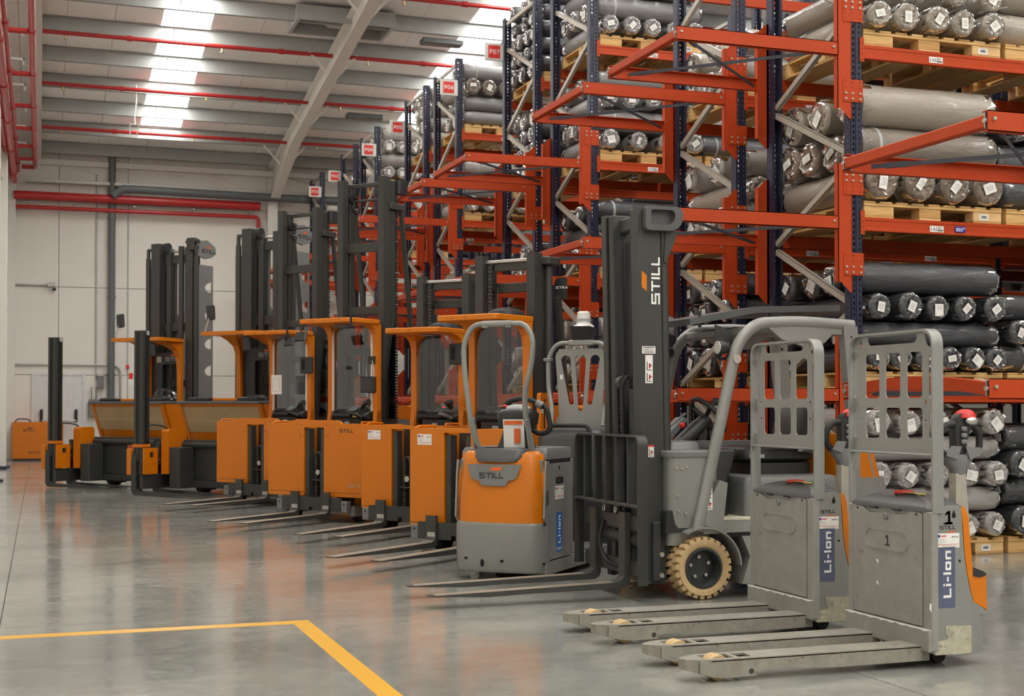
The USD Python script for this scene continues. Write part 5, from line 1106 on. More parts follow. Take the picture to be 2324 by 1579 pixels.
# tyres with lugs
def drive_tyre(yc, w, R, x, hub):
    out = -1 if hub < 0 else 1
    n = 24
    prof = [(0.135, -w / 2 + 0.012), (0.150, -w / 2), (R - 0.03, -w / 2 - 0.004), (R - 0.022, -w / 2 + 0.015), (R - 0.022, w / 2 - 0.015), (R - 0.03, w / 2 + 0.004), (0.150, w / 2), (0.135, w / 2 - 0.012)]
    ty = put('tyre', MB().lathe(prof, (x, yc, R), (0, 1, 0), 48), 'tyre_tan', FL, smooth=35)
    for side in (-1, 1):
        for k in range(n):
            a = (k + 0.5 * (side > 0)) * 2 * math.pi / n; da = 2 * math.pi / n * 0.31; pts = []
            for b, y, rr in ((-da, 0.02, R), (da, 0.02, R), (-da, w / 2 - 0.006, R - 0.004), (da, w / 2 - 0.006, R - 0.004), (-da, 0.02, R - 0.03), (da, 0.02, R - 0.03), (-da, w / 2 + 0.003, R - 0.05), (da, w / 2 + 0.003, R - 0.05)):
                aa = a + b + (0.06 if y > 0.05 else 0) * side
                pts.append((x + rr * math.sin(aa), yc + side * y, R - rr * math.cos(aa)))
            put('tread_lug', MB().hull(pts), 'tyre_tan', ty)
    rim = put('rim', MB().lathe([(0.137, 0.0), (0.137, 0.012), (0.122, 0.014), (0.112, -0.02), (0.106, -0.07), (0.0, -0.072), (0.0, -0.085), (0.13, -0.085)], (x, yc + out * (w / 2 - 0.012), R), (0, out, 0), 36), 'wheel_dark', FL, smooth=30)
    for k in range(5):
        a = k * 2 * math.pi / 5 + 0.4
        put('wheel_nut', MB().cyl((x + 0.07 * math.cos(a), yc + out * (w / 2 - 0.085), R + 0.07 * math.sin(a)), (x + 0.07 * math.cos(a), yc + out * (w / 2 - 0.062), R + 0.07 * math.sin(a)), 0.013, 6), 'steel_bright', rim)
drive_tyre(-0.40, 0.17, 0.213, 0.015, -1); drive_tyre(0.46, 0.17, 0.213, 0.015, 1)
for y in (-0.2, 0.25): put('rear_wheel', MB().cyl((1.18, y - 0.06, 0.17), (1.18, y + 0.06, 0.17), 0.17, 28), 'black_rubber', FL, smooth=40)
# fender: arched strip
arc = []
for k in range(15):
    a = math.radians(120 - 118 * k / 14); r = 0.265
    arc.append([(0.015 + (r + d) * math.cos(a), y, 0.213 + (r + d) * math.sin(a)) for y, d in ((-0.505, 0), (-0.505, 0.012), (-0.30, 0.012), (-0.30, 0))])
put('fender', MB().loft(arc), 'truck_grey', FL, smooth=40)
put('axle', MB().box(-0.1, 0.12, -0.3, 0.36, 0.12, 0.34, 0.02), 'truck_dark', FL)
# body
body = [(-0.10, 0.34), (0.0, 0.50), (0.24, 0.44), (0.32, 0.30), (0.33, 0.10), (1.28, 0.10), (1.36, 0.2), (1.36, 0.58), (0.52, 0.53), (0.10, 0.54), (-0.05, 0.60), (-0.10, 0.60)]
put('chassis', MB().prism([(0.30, 0.095), (1.30, 0.095), (1.36, 0.2), (1.36, 0.42), (0.30, 0.42), (0.36, 0.28)], 'y', -0.49, 0.54), 'truck_grey', FL)
put('sill', MB().prism([(0.02, 0.44), (1.30, 0.44), (1.30, 0.52), (0.02, 0.52)], 'y', -0.47, 0.52), 'truck_grey', FL)
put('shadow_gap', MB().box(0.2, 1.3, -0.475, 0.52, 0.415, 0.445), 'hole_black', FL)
put('floor_mat', MB().box(0.0, 1.28, -0.455, 0.5, 0.52, 0.545, 0.006), 'adhesive', FL)
cw = MB().loft([rloop(-0.21, 0.16, -0.44, 0.50, 0.07, z, 4) if z > 0.55 else rloop(-0.2, 0.1, -0.40, 0.46, 0.05, z, 4) for z in (0.36, 0.60, 0.94, 0.96)])
cow = put('front_cowl', cw, 'truck_grey', FL, smooth=35)
put('cowl_top', MB().loft([rloop(-0.23 + d, 0.18 - d, -0.45 + d, 0.51 - d, 0.08, z, 4) for z, d in ((0.955, 0.004), (0.965, 0), (0.99, 0.0), (1.0, 0.01))]), 'mid_grey', cow, smooth=35)
put('console', MB().loft([rloop(-0.16 + d, 0.10 - d, -0.30 + d, 0.30, 0.05, z, 4) for z, d in ((0.995, 0.0), (1.05, 0.012), (1.06, 0.03))]), 'mid_grey', cow, smooth=35)
for k, (x, z) in enumerate(((-0.17, 0.885), (-0.13, 0.88), (-0.095, 0.89), (-0.16, 0.70), (-0.155, 0.60), (-0.1, 0.58))): put('screw', MB().cyl((x, -0.448, z), (x, -0.438, z), 0.008, 8), 'galvanised', cow)
put('leg_panel', MB().prism([(0.02, 0.50), (0.16, 0.46), (0.20, 0.78), (0.14, 0.80), (0.06, 0.66)], 'y', -0.475, -0.43), 'truck_grey', FL)
warn(FL, (0.035, -0.4765, 0.60), (0.985, 0, 0.1), 0.048, 0.17, 2)
put('knee_guard', MB().loft([rloop(0.13, 0.30, -0.32, 0.36, 0.04, 0.54, 3), rloop(0.15, 0.30, -0.32, 0.36, 0.04, 0.80, 3), rloop(0.17, 0.36, -0.32, 0.36, 0.04, 0.98, 3), rloop(0.18, 0.37, -0.31, 0.35, 0.04, 1.0, 3)]), 'black_plastic', FL, smooth=35)
# steering column, wheel and spinner
d = np.array([0.46, 0, 0.40]); d /= np.linalg.norm(d)
put('steering_column', MB().cyl((0.06, 0.0, 1.02), tuple(np.array([0.06, 0, 1.02]) + d * 0.22), 0.055, 14).cyl((0.18, 0.0, 1.12), (0.29, 0.0, 1.215), 0.05, 14), 'black_plastic', FL, smooth=40)
c = np.array([0.30, 0, 1.235]); a1 = np.array([0, 1.0, 0]); a2 = np.cross(d, a1)
sw = put('steering_wheel', MB().tube([c + 0.155 * (math.cos(t) * a1 + math.sin(t) * a2) for t in np.arange(28) * 2 * math.pi / 28], 0.016, 10, True), 'black_plastic', FL, smooth=60)
for k in range(3):
    t = 0.5 + k * 2.094; put('spoke', MB().bar(c - d * 0.03, c + 0.15 * (math.cos(t) * a1 + math.sin(t) * a2), 0.03, 0.015), 'black_plastic', sw)
kp = c + 0.155 * (math.cos(2.6) * a1 + math.sin(2.6) * a2)
put('spinner_knob', MB().lathe([(0.012, 0), (0.014, 0.03), (0.027, 0.045), (0.03, 0.06), (0.02, 0.075), (0, 0.078)], kp, d, 14), 'black_plastic', sw, smooth=50)
put('display', MB().box(-0.20, -0.10, -0.02, 0.16, 1.06, 1.20, 0.02).rot(-0.2, (0, 1, 0), (-0.15, 0, 1.1)), 'black_plastic', FL)
put('dash_shield', MB().prism([(-0.07, 1.0), (0.0, 1.0), (0.20, 1.21), (0.16, 1.22)], 'y', 0.10, 0.24), 'mid_grey', FL)
put('wiper_arm', MB().bar((-0.12, 0.12, 1.02), (0.17, 0.10, 1.25), 0.03, 0.012), 'mid_grey', FL)
put('stop_knob', MB().sphere((0.07, -0.05, 1.165), 0.022, 2), 'red_button', FL, smooth=60)
# battery hood, seat
put('battery_hood', MB().loft([rloop(0.10 + 0.26 + d, 1.12 - d, -0.43 + d, 0.48 - d, 0.04, z, 4) for z, d in ((0.545, 0), (0.77, 0.0), (0.81, 0.02), (0.82, 0.05))]), 'mid_grey', FL, smooth=35)
put('hood_label', MB().box(0.86, 0.90, -0.4315, -0.4305, 0.58, 0.77), 'label_white', FL)
put('hood_label', MB().box(0.53, 0.55, -0.4315, -0.4305, 0.62, 0.66), 'letter_grey', FL)
put('seat_base', MB().loft([rloop(0.52, 1.02, -0.22, 0.26, 0.05, z, 4) for z in (0.82, 0.90)]), 'black_plastic', FL, smooth=35)
put('seat_cushion', MB().loft([rloop(0.46 + d, 1.04 - d, -0.24 + d, 0.28 - d, 0.08, z, 5) for z, d in ((0.905, 0.03), (0.93, 0.0), (0.985, 0.0), (1.01, 0.025), (1.015, 0.08))]), 'black_plastic', FL, smooth=50)
sb = []
for z, x0, w, t in ((1.00, 0.98, 0.20, 0.10), (1.12, 0.99, 0.25, 0.12), (1.22, 1.02, 0.25, 0.11), (1.31, 1.05, 0.22, 0.08), (1.345, 1.06, 0.15, 0.05)):
    sb.append([(x0 + t / 2 * math.cos(a) * (1 if math.cos(a) > 0 else 1.0), 0.02 + w * math.copysign(abs(math.sin(a)) ** 0.6, math.sin(a)), z) for a in np.arange(20) * 2 * math.pi / 20])
put('seat_back', MB().loft(sb), 'black_plastic', FL, smooth=60)
put('armrest', MB().loft([rloop(0.62 + d, 1.0 - d, -0.36 + d, -0.25 - d, 0.04, z, 4) for z, d in ((1.04, 0.015), (1.055, 0.0), (1.09, 0.0), (1.10, 0.015))]), 'black_plastic', FL, smooth=50)
put('armrest_shell', MB().prism([(0.86, 0.98), (1.02, 0.96), (1.05, 1.10), (0.98, 1.11), (0.90, 1.03)], 'y', -0.34, -0.27), 'black_plastic', FL)
put('seat_lever', MB().box(0.50, 0.62, -0.245, -0.225, 0.93, 0.965, 0.012), 'letter_grey', FL)
put('fender_panel', MB().loft([rloop(0.36, 1.2, 0.40, 0.53, 0.03, z, 3) for z in (0.82, 1.02, 1.04)]), 'mid_grey', FL, smooth=35)
put('yellow_ribbon', MB().tube([(1.00 + 0.02 * math.cos(3 * t), -0.33 + 0.02 * math.sin(2 * t), 0.84 + 0.06 * t / 3) for t in np.linspace(0, 4, 14)], 0.011, 6), 'yellow_ribbon', FL, smooth=60)
# counterweight with orange back
put('counterweight', MB().loft([[(x, y, z) for x, y in rrect(1.16, 1.52 + b, -0.52, 0.57, (0.02, 0.2, 0.2, 0.02), 6)] for z, b in ((0.12, -0.08), (0.25, 0.0), (0.62, 0.02), (0.80, -0.02))]), 'truck_grey', FL, smooth=35)
put('rear_hood', MB().loft([[(x, y, z) for x, y in rrect(1.14 + f, 1.46 - b, -0.50, 0.55, (0.02, 0.16, 0.16, 0.02), 6)] for z, f, b in ((0.80, 0, 0.0), (1.02, 0.0, 0.06), (1.10, 0.02, 0.16))]), 'truck_orange', FL, smooth=35)
# overhead guard
for s, y in ((-1, -0.455), (1, 0.50)):
    p = fillet([(-0.02, y, 0.46), (0.205, y, 1.40), (0.285, y, 1.73), (0.42, y, 1.865), (0.75, y, 1.885), (1.20, y, 1.865)], 0.16, 8)
    loops = []; P = np.asarray(p); tn = np.gradient(P, axis=0); tn /= np.linalg.norm(tn, axis=1, keepdims=True); nr = np.cross([0, 1, 0], tn)
    for q, n in zip(P, nr): loops.append([q + n * 0.042 * math.cos(a) + np.array([0, 0.034 * math.sin(a), 0]) for a in np.arange(14) * 2 * math.pi / 14])
    g = put('guard_tube', MB().loft(loops), 'truck_grey', FL, smooth=60)
    put('rear_leg', MB().loft([[(x, y - 0.04, z), (x + 0.11, y - 0.04, z), (x + 0.11, y + 0.04, z), (x, y + 0.04, z)] for x, z in ((1.10, 1.86), (1.13, 1.5), (1.20, 0.98), (1.24, 0.8))]), 'truck_grey', FL)
    put('gusset', MB().prism([(0.50, 1.85), (0.62, 1.76), (0.78, 1.72), (0.96, 1.74), (1.02, 1.80), (1.10, 1.80), (1.10, 1.87), (0.50, 1.87)], 'y', y - 0.02, y + 0.02), 'truck_grey', g)
    for k in range(3): put('bolt_hole', MB().cyl((1.165 + 0.006 * k, y - 0.0415, 1.78 - 0.045 * k), (1.165 + 0.006 * k, y - 0.0395, 1.78 - 0.045 * k), 0.011, 10), 'hole_black', FL)
put('guard_crossbar', MB().box(0.36, 0.42, -0.45, 0.5, 1.79, 1.85, 0.01), 'truck_grey', FL)
put('guard_crossbar', MB().box(1.10, 1.18, -0.45, 0.5, 1.80, 1.88, 0.01), 'truck_grey', FL)
for k in range(5): put('roof_slat', MB().box(0.42, 1.12, -0.35 + 0.17 * k, -0.31 + 0.17 * k, 1.82, 1.86, 0.006), 'truck_grey', FL)
rp = put('roof_plate', MB().loft([[(x, -0.37 + d, z), (x, 0.42 - d, z), (x, 0.42 - d, z + 0.045), (x, -0.37 + d, z + 0.045)] for x, z, d in ((-0.03, 1.85, 0.0), (0.26, 1.905, 0.0), (0.48, 1.945, 0.0), (1.17, 1.975, 0.03))]), 'dark_cover', FL)
for x in (0.07, 0.62, 1.0): put('roof_stay', MB().cyl((x, -0.32, 1.84), (x, -0.32, 1.95), 0.012, 8), 'black_plastic', rp)
for y in (-0.40, 0.46):
    lp = put('work_lamp', MB().lathe([(0.0, 0), (0.045, 0.0), (0.052, 0.012), (0.05, 0.03), (0.035, 0.075), (0.0, 0.085)], (0.155, y - 0.02, 1.70), (1, 0, 0.0), 20), 'black_plastic', FL, smooth=40)
    put('lamp_glass', MB().cyl((0.150, y - 0.02, 1.70), (0.156, y - 0.02, 1.70), 0.044, 20), 'beacon_clear', lp)
    br = Polygon([(0.16, 1.86), (0.285, 1.82), (0.30, 1.76), (0.265, 1.62), (0.19, 1.61), (0.165, 1.70)])
    put('lamp_bracket', MB().prism(br.difference(Polygon([(0.255, 1.73), (0.285, 1.76), (0.25, 1.64), (0.20, 1.63), (0.21, 1.65)])).buffer(0), 'y', y + 0.03, y + 0.035), 'black_plastic', lp)
put('rear_mirror', MB().sphere((0.10, 0.36, 1.66), 0.06, 2, (0.5, 1.2, 1.6)), 'mirror_glass', FL, smooth=60)
put('clamp', MB().cyl((0.262, -0.50, 1.62), (0.262, -0.41, 1.62), 0.03, 14), 'galvanised', FL, smooth=40)
# ---------------- electric pallet trucks ----------------
def make_pallet_truck(label, loc, numbered_one):
    t = thing('pallet_truck', label, 'pallet truck', loc)
    side = [(0.0, 0.075), (0.228, 0.06), (0.238, 0.325), (0.216, 0.40), (0.196, 0.49), (0.184, 0.58), (0.176, 0.70), (0.170, 0.795), (0.155, 0.805), (0.03, 0.80), (0.0, 0.772)]
    put('chassis', MB().prism(side, 'y', -0.358, 0.358), 'truck_grey', t)
    oc = [(0.170, 0.803), (0.195, 0.792), (0.213, 0.750), (0.226, 0.62), (0.238, 0.49), (0.242, 0.328), (0.232, 0.36), (0.205, 0.47), (0.190, 0.57), (0.182, 0.70)]
    put('rear_trim', MB().prism(oc, 'y', -0.356, 0.356), 'truck_orange', t)
    bb = [(0.196, 0.795), (0.214, 0.765), (0.228, 0.68), (0.246, 0.495), (0.32, 0.468), (0.336, 0.452), (0.30, 0.44), (0.24, 0.45), (0.21, 0.73)]
    put('back_cover', MB().prism(bb, 'y', -0.34, 0.34), 'black_plastic', t)
    put('step_cover', MB().prism([(0.246, 0.474), (0.335, 0.452), (0.340, 0.27), (0.250, 0.325)], 'y', -0.335, 0.335), 'truck_orange', t)
    put('bumper', MB().loft([[(x, y, z) for x, y in rrect(0.232, 0.345 + b, -0.345, 0.345, (0.005, 0.09, 0.09, 0.005), 5)] for z, b in ((0.06, 0.0), (0.10, 0.006), (0.255, 0.006))]), 'truck_grey', t)
    put('bumper_top', MB().prism([(0.232, 0.255), (0.346, 0.255), (0.342, 0.272), (0.249, 0.326), (0.238, 0.326)], 'y', -0.335, 0.335), 'truck_grey', t)
    pan = [(0.315, 0.205), (-0.29, 0.205), (-0.29, 0.765), (-0.214, 0.769), (-0.155, 0.748), (0.167, 0.741), (0.22, 0.764), (0.315, 0.772)]
    bp = put('battery_panel', MB().prism(pan, 'x', -0.014, 0.0), 'truck_grey_worn', t)
    ring = Polygon(rrect(-0.18, 0.205, 0.553, 0.665, 0.055, 6)); ri = ring.buffer(-0.012)
    put('embossed_rim', MB().prism(ring.difference(ri), 'x', -0.018, -0.013), 'truck_grey_worn', bp)
    put('lock', MB().lathe([(0.0, 0), (0.019, 0), (0.019, 0.008), (0.014, 0.012), (0.0, 0.012)], (-0.014, 0.013, 0.731), (-1, 0, 0), 20), 'mid_grey', bp, smooth=30)
    for y, z in ((0.27, 0.757), (-0.246, 0.757)): put('screw', MB().cyl((-0.016, y, z), (-0.012, y, z), 0.008, 10), 'letter_dark', bp)
    for y0, y1 in ((0.318, 0.366), (-0.366, -0.294)): put('corner_post', MB().box(-0.012, 0.03, y0, y1, 0.09, 0.775, 0.005), 'truck_grey_worn', t)
    put('lower_plate', MB().box(-0.03, 0.0, -0.362, 0.37, 0.085, 0.197, 0.004), 'truck_grey_worn', t)
    put('chipped_edge', MB().prism([(0.37, 0.197)] + [(0.37 - 0.732 * k / 24, 0.1925 - 0.003 * ((k * 7) % 3) + (0.003 if k % 5 == 0 else 0)) for k in range(25)] + [(-0.362, 0.1985), (0.37, 0.1985)], 'x', -0.0312, -0.0295), 'label_white', t)
    # battery lid
    L = []
    for z, a, dx in ((0.770, 0.345, 0.0), (0.785, 0.348, 0.0), (0.80, 0.335, 0.012), (0.825, 0.27, 0.05), (0.845, 0.19, 0.085), (0.85, 0.1, 0.11)):
        L.append(rloop(-0.012 + dx, 0.20 - dx * 0.2, -a, a, 0.03, z, 4))
    lid = put('battery_lid', MB().loft(L), 'dark_cover', t, smooth=50)
    for y in (0.13, -0.07): put('hinge_tab', MB().box(-0.02, 0.0, y - 0.03, y + 0.03, 0.762, 0.778, 0.004), 'black_plastic', lid)
    put('key_tag', MB().box(0.06, 0.09, -0.13, -0.02, 0.851, 0.856, 0.002).cyl((0.06, -0.14, 0.853), (0.085, -0.19, 0.85), 0.006, 6), 'brass', lid)
    put('stop_ring', MB().lathe([(0.03, 0), (0.05, 0), (0.05, 0.012), (0.03, 0.014)], (0.1, 0.02, 0.846), (0, 0, 1), 20), 'red_button', lid, smooth=40)
    # load guard: flat perimeter band with punched plate
    path = fillet([(0.027, 0.362, 0.77), (0.027, 0.362, 1.68), (0.027, -0.362, 1.68), (0.027, -0.362, 0.77)], 0.085, 8)
    g = MB(); P = path
    tan = np.gradient(P, axis=0); tan /= np.linalg.norm(tan, axis=1, keepdims=True)
    nrm = np.cross(tan, [1, 0, 0])
    g.loft([[p + n * 0.007 + [-0.032, 0, 0], p + n * 0.009 + [0.0, 0, 0], p + n * 0.007 + [0.032, 0, 0], p - n * 0.007 + [0.032, 0, 0], p - n * 0.007 + [-0.032, 0, 0]] for p, n in zip(P, nrm)])
    lg = put('load_guard', g, 'truck_grey', t, smooth=35)
    outer = Polygon(rrect(-0.357, 0.357, 1.06, 1.675, (0.003, 0.003, 0.08, 0.08), 6))
    cut = []
    for z0, z1 in ((1.342, 1.576), (1.131, 1.292)):
        for y0, y1 in ((0.299, 0.352), (0.116, 0.242), (-0.068, 0.06), (-0.252, -0.124), (-0.352, -0.307)):
            r = 0.022 if (y1 - y0) > 0.1 else 0.018
            cut.append(Polygon(rrect(y0, y1, z0 - (0.02 if y1 - y0 < 0.1 and z0 > 1.3 else 0) * 0, z1 - (0.018 if y1 - y0 < 0.1 else 0), r, 4)))
    cut.append(Polygon(rrect(-0.208, 0.222, 1.622, 1.666, (0.03, 0.03, 0.004, 0.004), 4)))
    for s in (-1, 1):
        cut.append(Polygon([(s * 0.275, 1.667), (s * 0.31, 1.665), (s * 0.345, 1.63), (s * 0.352, 1.605), (s * 0.352, 1.592), (s * 0.315, 1.592), (s * 0.287, 1.61), (s * 0.275, 1.635)]))
        for z in (1.322, 1.225):
            yk = 0.279 if s > 0 else -0.279
            cut.append(Point(yk, z).buffer(0.010, 4).union(sbox(yk - 0.004, z - 0.03, yk + 0.004, z)))
    put('guard_plate', MB().prism(outer.difference(unary_union(cut)), 'x', 0.020, 0.025), 'truck_grey', lg)
    put('guard_lip', MB().box(-0.004, 0.03, -0.356, 0.356, 1.050, 1.062, 0.003), 'truck_grey', lg)
    # forks
    for y0 in (-0.30, 0.115):
        y1 = y0 + 0.165; yc = (y0 + y1) / 2
        plan = Polygon([(0.01, y0), (0.01, y1), (-1.19, y1), (-1.25, y1 - 0.018), (-1.30, y1 - 0.05), (-1.322, yc), (-1.30, y0 + 0.05), (-1.25, y0 + 0.018), (-1.19, y0)])
        holes = [Polygon(rrect(-1.205, -1.055, yc - 0.052, yc + 0.052, 0.012, 3)), Polygon(rrect(-1.03, -0.96, yc - 0.045, yc + 0.045, 0.008, 3))]
        f = MB().prism(Polygon(plan.exterior.coords, [h.exterior.coords for h in holes]), 'z', 0.10, 0.11)
        sp = [(0.02, 0.105), (0.02, 0.035), (-0.5, 0.035), (-0.78, 0.05), (-0.93, 0.048), (-0.955, 0.022), (-1.13, 0.022), (-1.19, 0.03), (-1.25, 0.05), (-1.25, 0.105)]
        for ya in (y0, y1 - 0.008): f.prism(sp, 'y', ya, ya + 0.008)
        nose = []
        for x, y in ((-1.19, y0), (-1.25, y0 + 0.018), (-1.30, y0 + 0.05), (-1.322, yc), (-1.30, y1 - 0.05), (-1.25, y1 - 0.018), (-1.19, y1)):
            zb = 0.03 + (1.19 + x) / -0.132 * 0.035; nose.append([(x, y, 0.101), (x, y, zb), (x + 0.014, yc + (y - yc) * 0.86, zb), (x + 0.014, yc + (y - yc) * 0.86, 0.101)])
        f.loft(nose)
        fk = put('fork', f, 'fork_worn', t)
        put('load_roller', MB().cyl((-1.13, yc - 0.042, 0.062), (-1.13, yc + 0.042, 0.062), 0.060, 20), 'tyre_tan', fk, smooth=40)
        put('roller_link', MB().box(-1.04, -0.95, yc - 0.02, yc + 0.02, 0.05, 0.09, 0.004).cyl((-0.98, y0 - 0.001, 0.045), (-0.98, y1 + 0.001, 0.045), 0.014, 12), 'fork_dark', fk)
    for y in (-0.19, 0.19): put('castor', MB().cyl((0.14, y - 0.025, 0.042), (0.14, y + 0.025, 0.042), 0.042, 18), 'black_rubber', t, smooth=40)
    put('drive_wheel', MB().cyl((0.2, -0.05, 0.09), (0.2, 0.05, 0.09), 0.09, 20), 'black_rubber', t, smooth=40)
    # tiller
    put('tiller_base', MB().lathe([(0.07, 0.0), (0.07, 0.05), (0.05, 0.09), (0.03, 0.1)], (0.33, 0, 0.45), (0, 0, 1), 16), 'mid_grey', t, smooth=40)
    arm = MB().loft([[(x + a * w, b * 0.03, z) for a, b in ((-1, -1), (1, -1), (1.15, 0), (1, 1), (-1, 1), (-1.15, 0))] for x, z, w in ((0.39, 0.50, 0.046), (0.43, 0.70, 0.042), (0.425, 0.82, 0.036), (0.421, 0.945, 0.030))])
    ta = put('tiller_arm', arm, 'galvanised', t, smooth=40)
    cone = []
    for z, w, d in ((0.94, 0.036, 0.034), (0.975, 0.055, 0.04), (1.01, 0.085, 0.044), (1.045, 0.108, 0.042)):
        cone.append([(0.425 + w * math.cos(a), d * math.sin(a), z) for a in np.arange(16) * math.pi / 8])
    hd = put('tiller_head', MB().loft(cone), 'mid_grey', t, smooth=60)
    for s in (-1, 1):
        put('guard_fin', MB().prism([(0.425 + s * 0.04, 1.02), (0.425 + s * 0.108, 1.04), (0.425 + s * (0.112 if s > 0 else 0.072), 1.08 if s > 0 else 1.092), (0.425 + s * 0.012, 1.088)], 'y', -0.05, -0.042), 'mid_grey', hd)
        put('grip', MB().tube(fillet([(0.425 + s * 0.095, -0.01, 1.04), (0.425 + s * 0.13, -0.01, 1.08), (0.425 + s * 0.128, -0.01, 1.155), (0.425 + s * 0.085, -0.01, 1.20), (0.425 + s * 0.03, -0.01, 1.205)], 0.03), 0.019, 10), 'black_rubber', hd, smooth=50)
    put('control_stem', MB().loft([[(x + a * w, b * 0.03, z) for a, b in ((-1, -1), (1, -1), (1.1, 0), (1, 1), (-1, 1), (-1.1, 0))] for x, z, w in ((0.425, 1.03, 0.03), (0.428, 1.12, 0.034), (0.44, 1.19, 0.05), (0.46, 1.235, 0.056), (0.47, 1.262, 0.045))]), 'black_plastic', hd, smooth=50)
    put('red_button', MB().loft([[(0.472 + w * math.cos(a), 0.9 * w * math.sin(a), z) for a in np.arange(14) * 2 * math.pi / 14] for z, w in ((1.238, 0.060), (1.26, 0.056), (1.275, 0.042), (1.284, 0.02))]), 'red_button', hd, smooth=60)
    put('thumb_rocker', MB().sphere((0.48, -0.045, 1.222), 0.028, 2, (1.4, 0.7, 0.8)), 'steel_bright', hd, smooth=50)
    for k in range(3): put('push_button', MB().box(0.418, 0.452, -0.05, -0.03, 1.10 + 0.034 * k, 1.124 + 0.034 * k, 0.006), 'mid_grey', hd)
    # writing and marks on the right side
    yy = -0.3582; X3, Y3 = (1, 0, 0), (0, 0, 1)
    put('lettering', MB().text('STILL', 0.019, (0.042, yy, 0.688), X3, Y3, 0.0012, True, 1.1), 'letter_dark', t)
    put('red_script', MB().box(0.085, 0.135, yy - 0.001, yy, 0.672, 0.678), 'orange_mark', t)
    sticker(t, (0.022, yy, 0.597), X3, Y3, 0.135, 0.072)
    put('battery_decal', MB().box(0.03, 0.13, yy - 0.0012, yy, 0.30, 0.60), 'liion_slate', t)
    put('battery_lettering', MB().text('Li-Ion', 0.046, (0.106, yy - 0.0012, 0.35), (0, 0, 1), (-1, 0, 0), 0.0012, True, 1.32), 'letter_white', t)
    rng = np.random.RandomState(3 + int(numbered_one)); xs = np.linspace(0.01, 0.225, 12)
    tp = [(0.225, 0.068)] + [(0.226, 0.205), (0.07, 0.212), (0.075, 0.165), (0.09, 0.16)] + [(0.08, 0.142), (0.012, 0.135), (0.01, 0.07)]
    put('worn_tape', MB().prism(tp, 'y', yy - 0.003, yy), 'tape_worn', t)
    put('drain_mark', MB().prism(Point(0.125, 0.755).buffer(0.012).union(Polygon([(0.115, 0.762), (0.125, 0.785), (0.135, 0.762)])), 'y', yy - 0.001, yy), 'hole_black', t)
    put('screw_hole', MB().cyl((0.158, yy - 0.001, 0.53), (0.158, yy, 0.53), 0.007, 10), 'hole_black', t)
    if numbered_one:
        m = MB().text('1', 0.062, (0.065, yy, 0.715), X3, Y3, 0.0014, True).text('1', 0.062, (0.066, yy, 0.716), X3, Y3, 0.0014, True).box(0.064, 0.098, yy - 0.0014, yy, 0.713, 0.722)
        put('number_one', m, 'letter_black', t)
        put('number_one', MB().text('1', 0.052, (-0.0145, 0.026, 0.578), (0, -1, 0), (0, 0, 1), 0.0014, True), 'letter_black', t)
        put('torn_label', MB().prism([(-0.02, 0.325), (0.02, 0.33), (0.03, 0.30), (0.015, 0.275), (-0.01, 0.28), (-0.022, 0.30)], 'y', yy - 0.003, yy - 0.001), 'label_white', t)
        for y, z in ((0.10, 0.50), (0.10, 0.385)): put('paper_scrap', MB().prism([(y, z), (y - 0.016, z - 0.006), (y - 0.02, z - 0.022), (y - 0.004, z - 0.014)], 'x', -0.0155, -0.014), 'label_white', t)
    return t
make_pallet_truck('grey pallet truck numbered 1, nearest at right with windowed load guard', (4.17, 6.005, 0), True)
make_pallet_truck('grey pallet truck without number, between the numbered one and the forklift', (4.17, 7.085, 0), False)
# ---------------- pallets and carpet rolls ----------------
random.seed(11)
PW, PD, PH = 1.42, 1.34, 0.146
def make_pallet():
    t = thing('pallet', None, 'pallet', (0, 0, -50))
    ws = ['wood_a', 'wood_b', 'wood_c', 'wood_d']
    for k in range(9):                                               # deck boards run front to back
        x = 0.0 + k * (PW - 0.118) / 8
        put('deck_board', MB().box(x, x + 0.118, 0, PD, PH - 0.02, PH, 0.003), ws[(k * 7 + 1) % 4], t)
    for k, y in enumerate((0.0, 0.6, PD - 0.12)):
        put('stringer', MB().box(0, PW, y, y + 0.12, PH - 0.042, PH - 0.02, 0.002), ws[k], t)
    for i, (x, w) in enumerate(((0.0, 0.30), (0.56, 0.22), (PW - 0.30, 0.30))):
        for j, y in enumerate((0.004, 0.6, PD - 0.124)):
            put('block', MB().box(x, x + w, y, y + 0.12, 0.022, PH - 0.042, 0.004), ws[(i + 2 * j) % 4], t)
        put('bottom_board', MB().box(x, x + w, 0.002, PD, 0, 0.022, 0.003), ws[(i + 1) % 4], t)
    lb = put('label', MB().box(PW - 0.24, PW - 0.14, 0.001, 0.004, 0.03, 0.085), 'label_white', t)
    m = MB()
    for k in range(9): m.box(PW - 0.215 + 0.006 * k, PW - 0.2115 + 0.006 * k, 0.0, 0.001, 0.048, 0.07)
    put('barcode', m, 'letter_dark', lb)
    return t
PAL = [make_pallet()]
_pal_used = [False]
def place_pallet(label, x, y, z):
    if not _pal_used[0]:
        _pal_used[0] = True; p = PAL[0]; p.GetAttribute('xformOp:translate').Set(Gf.Vec3d(x, y, z)); keys(p, label=label); return p
    return dup(PAL[0], 'pallet', label, (x, y, z))

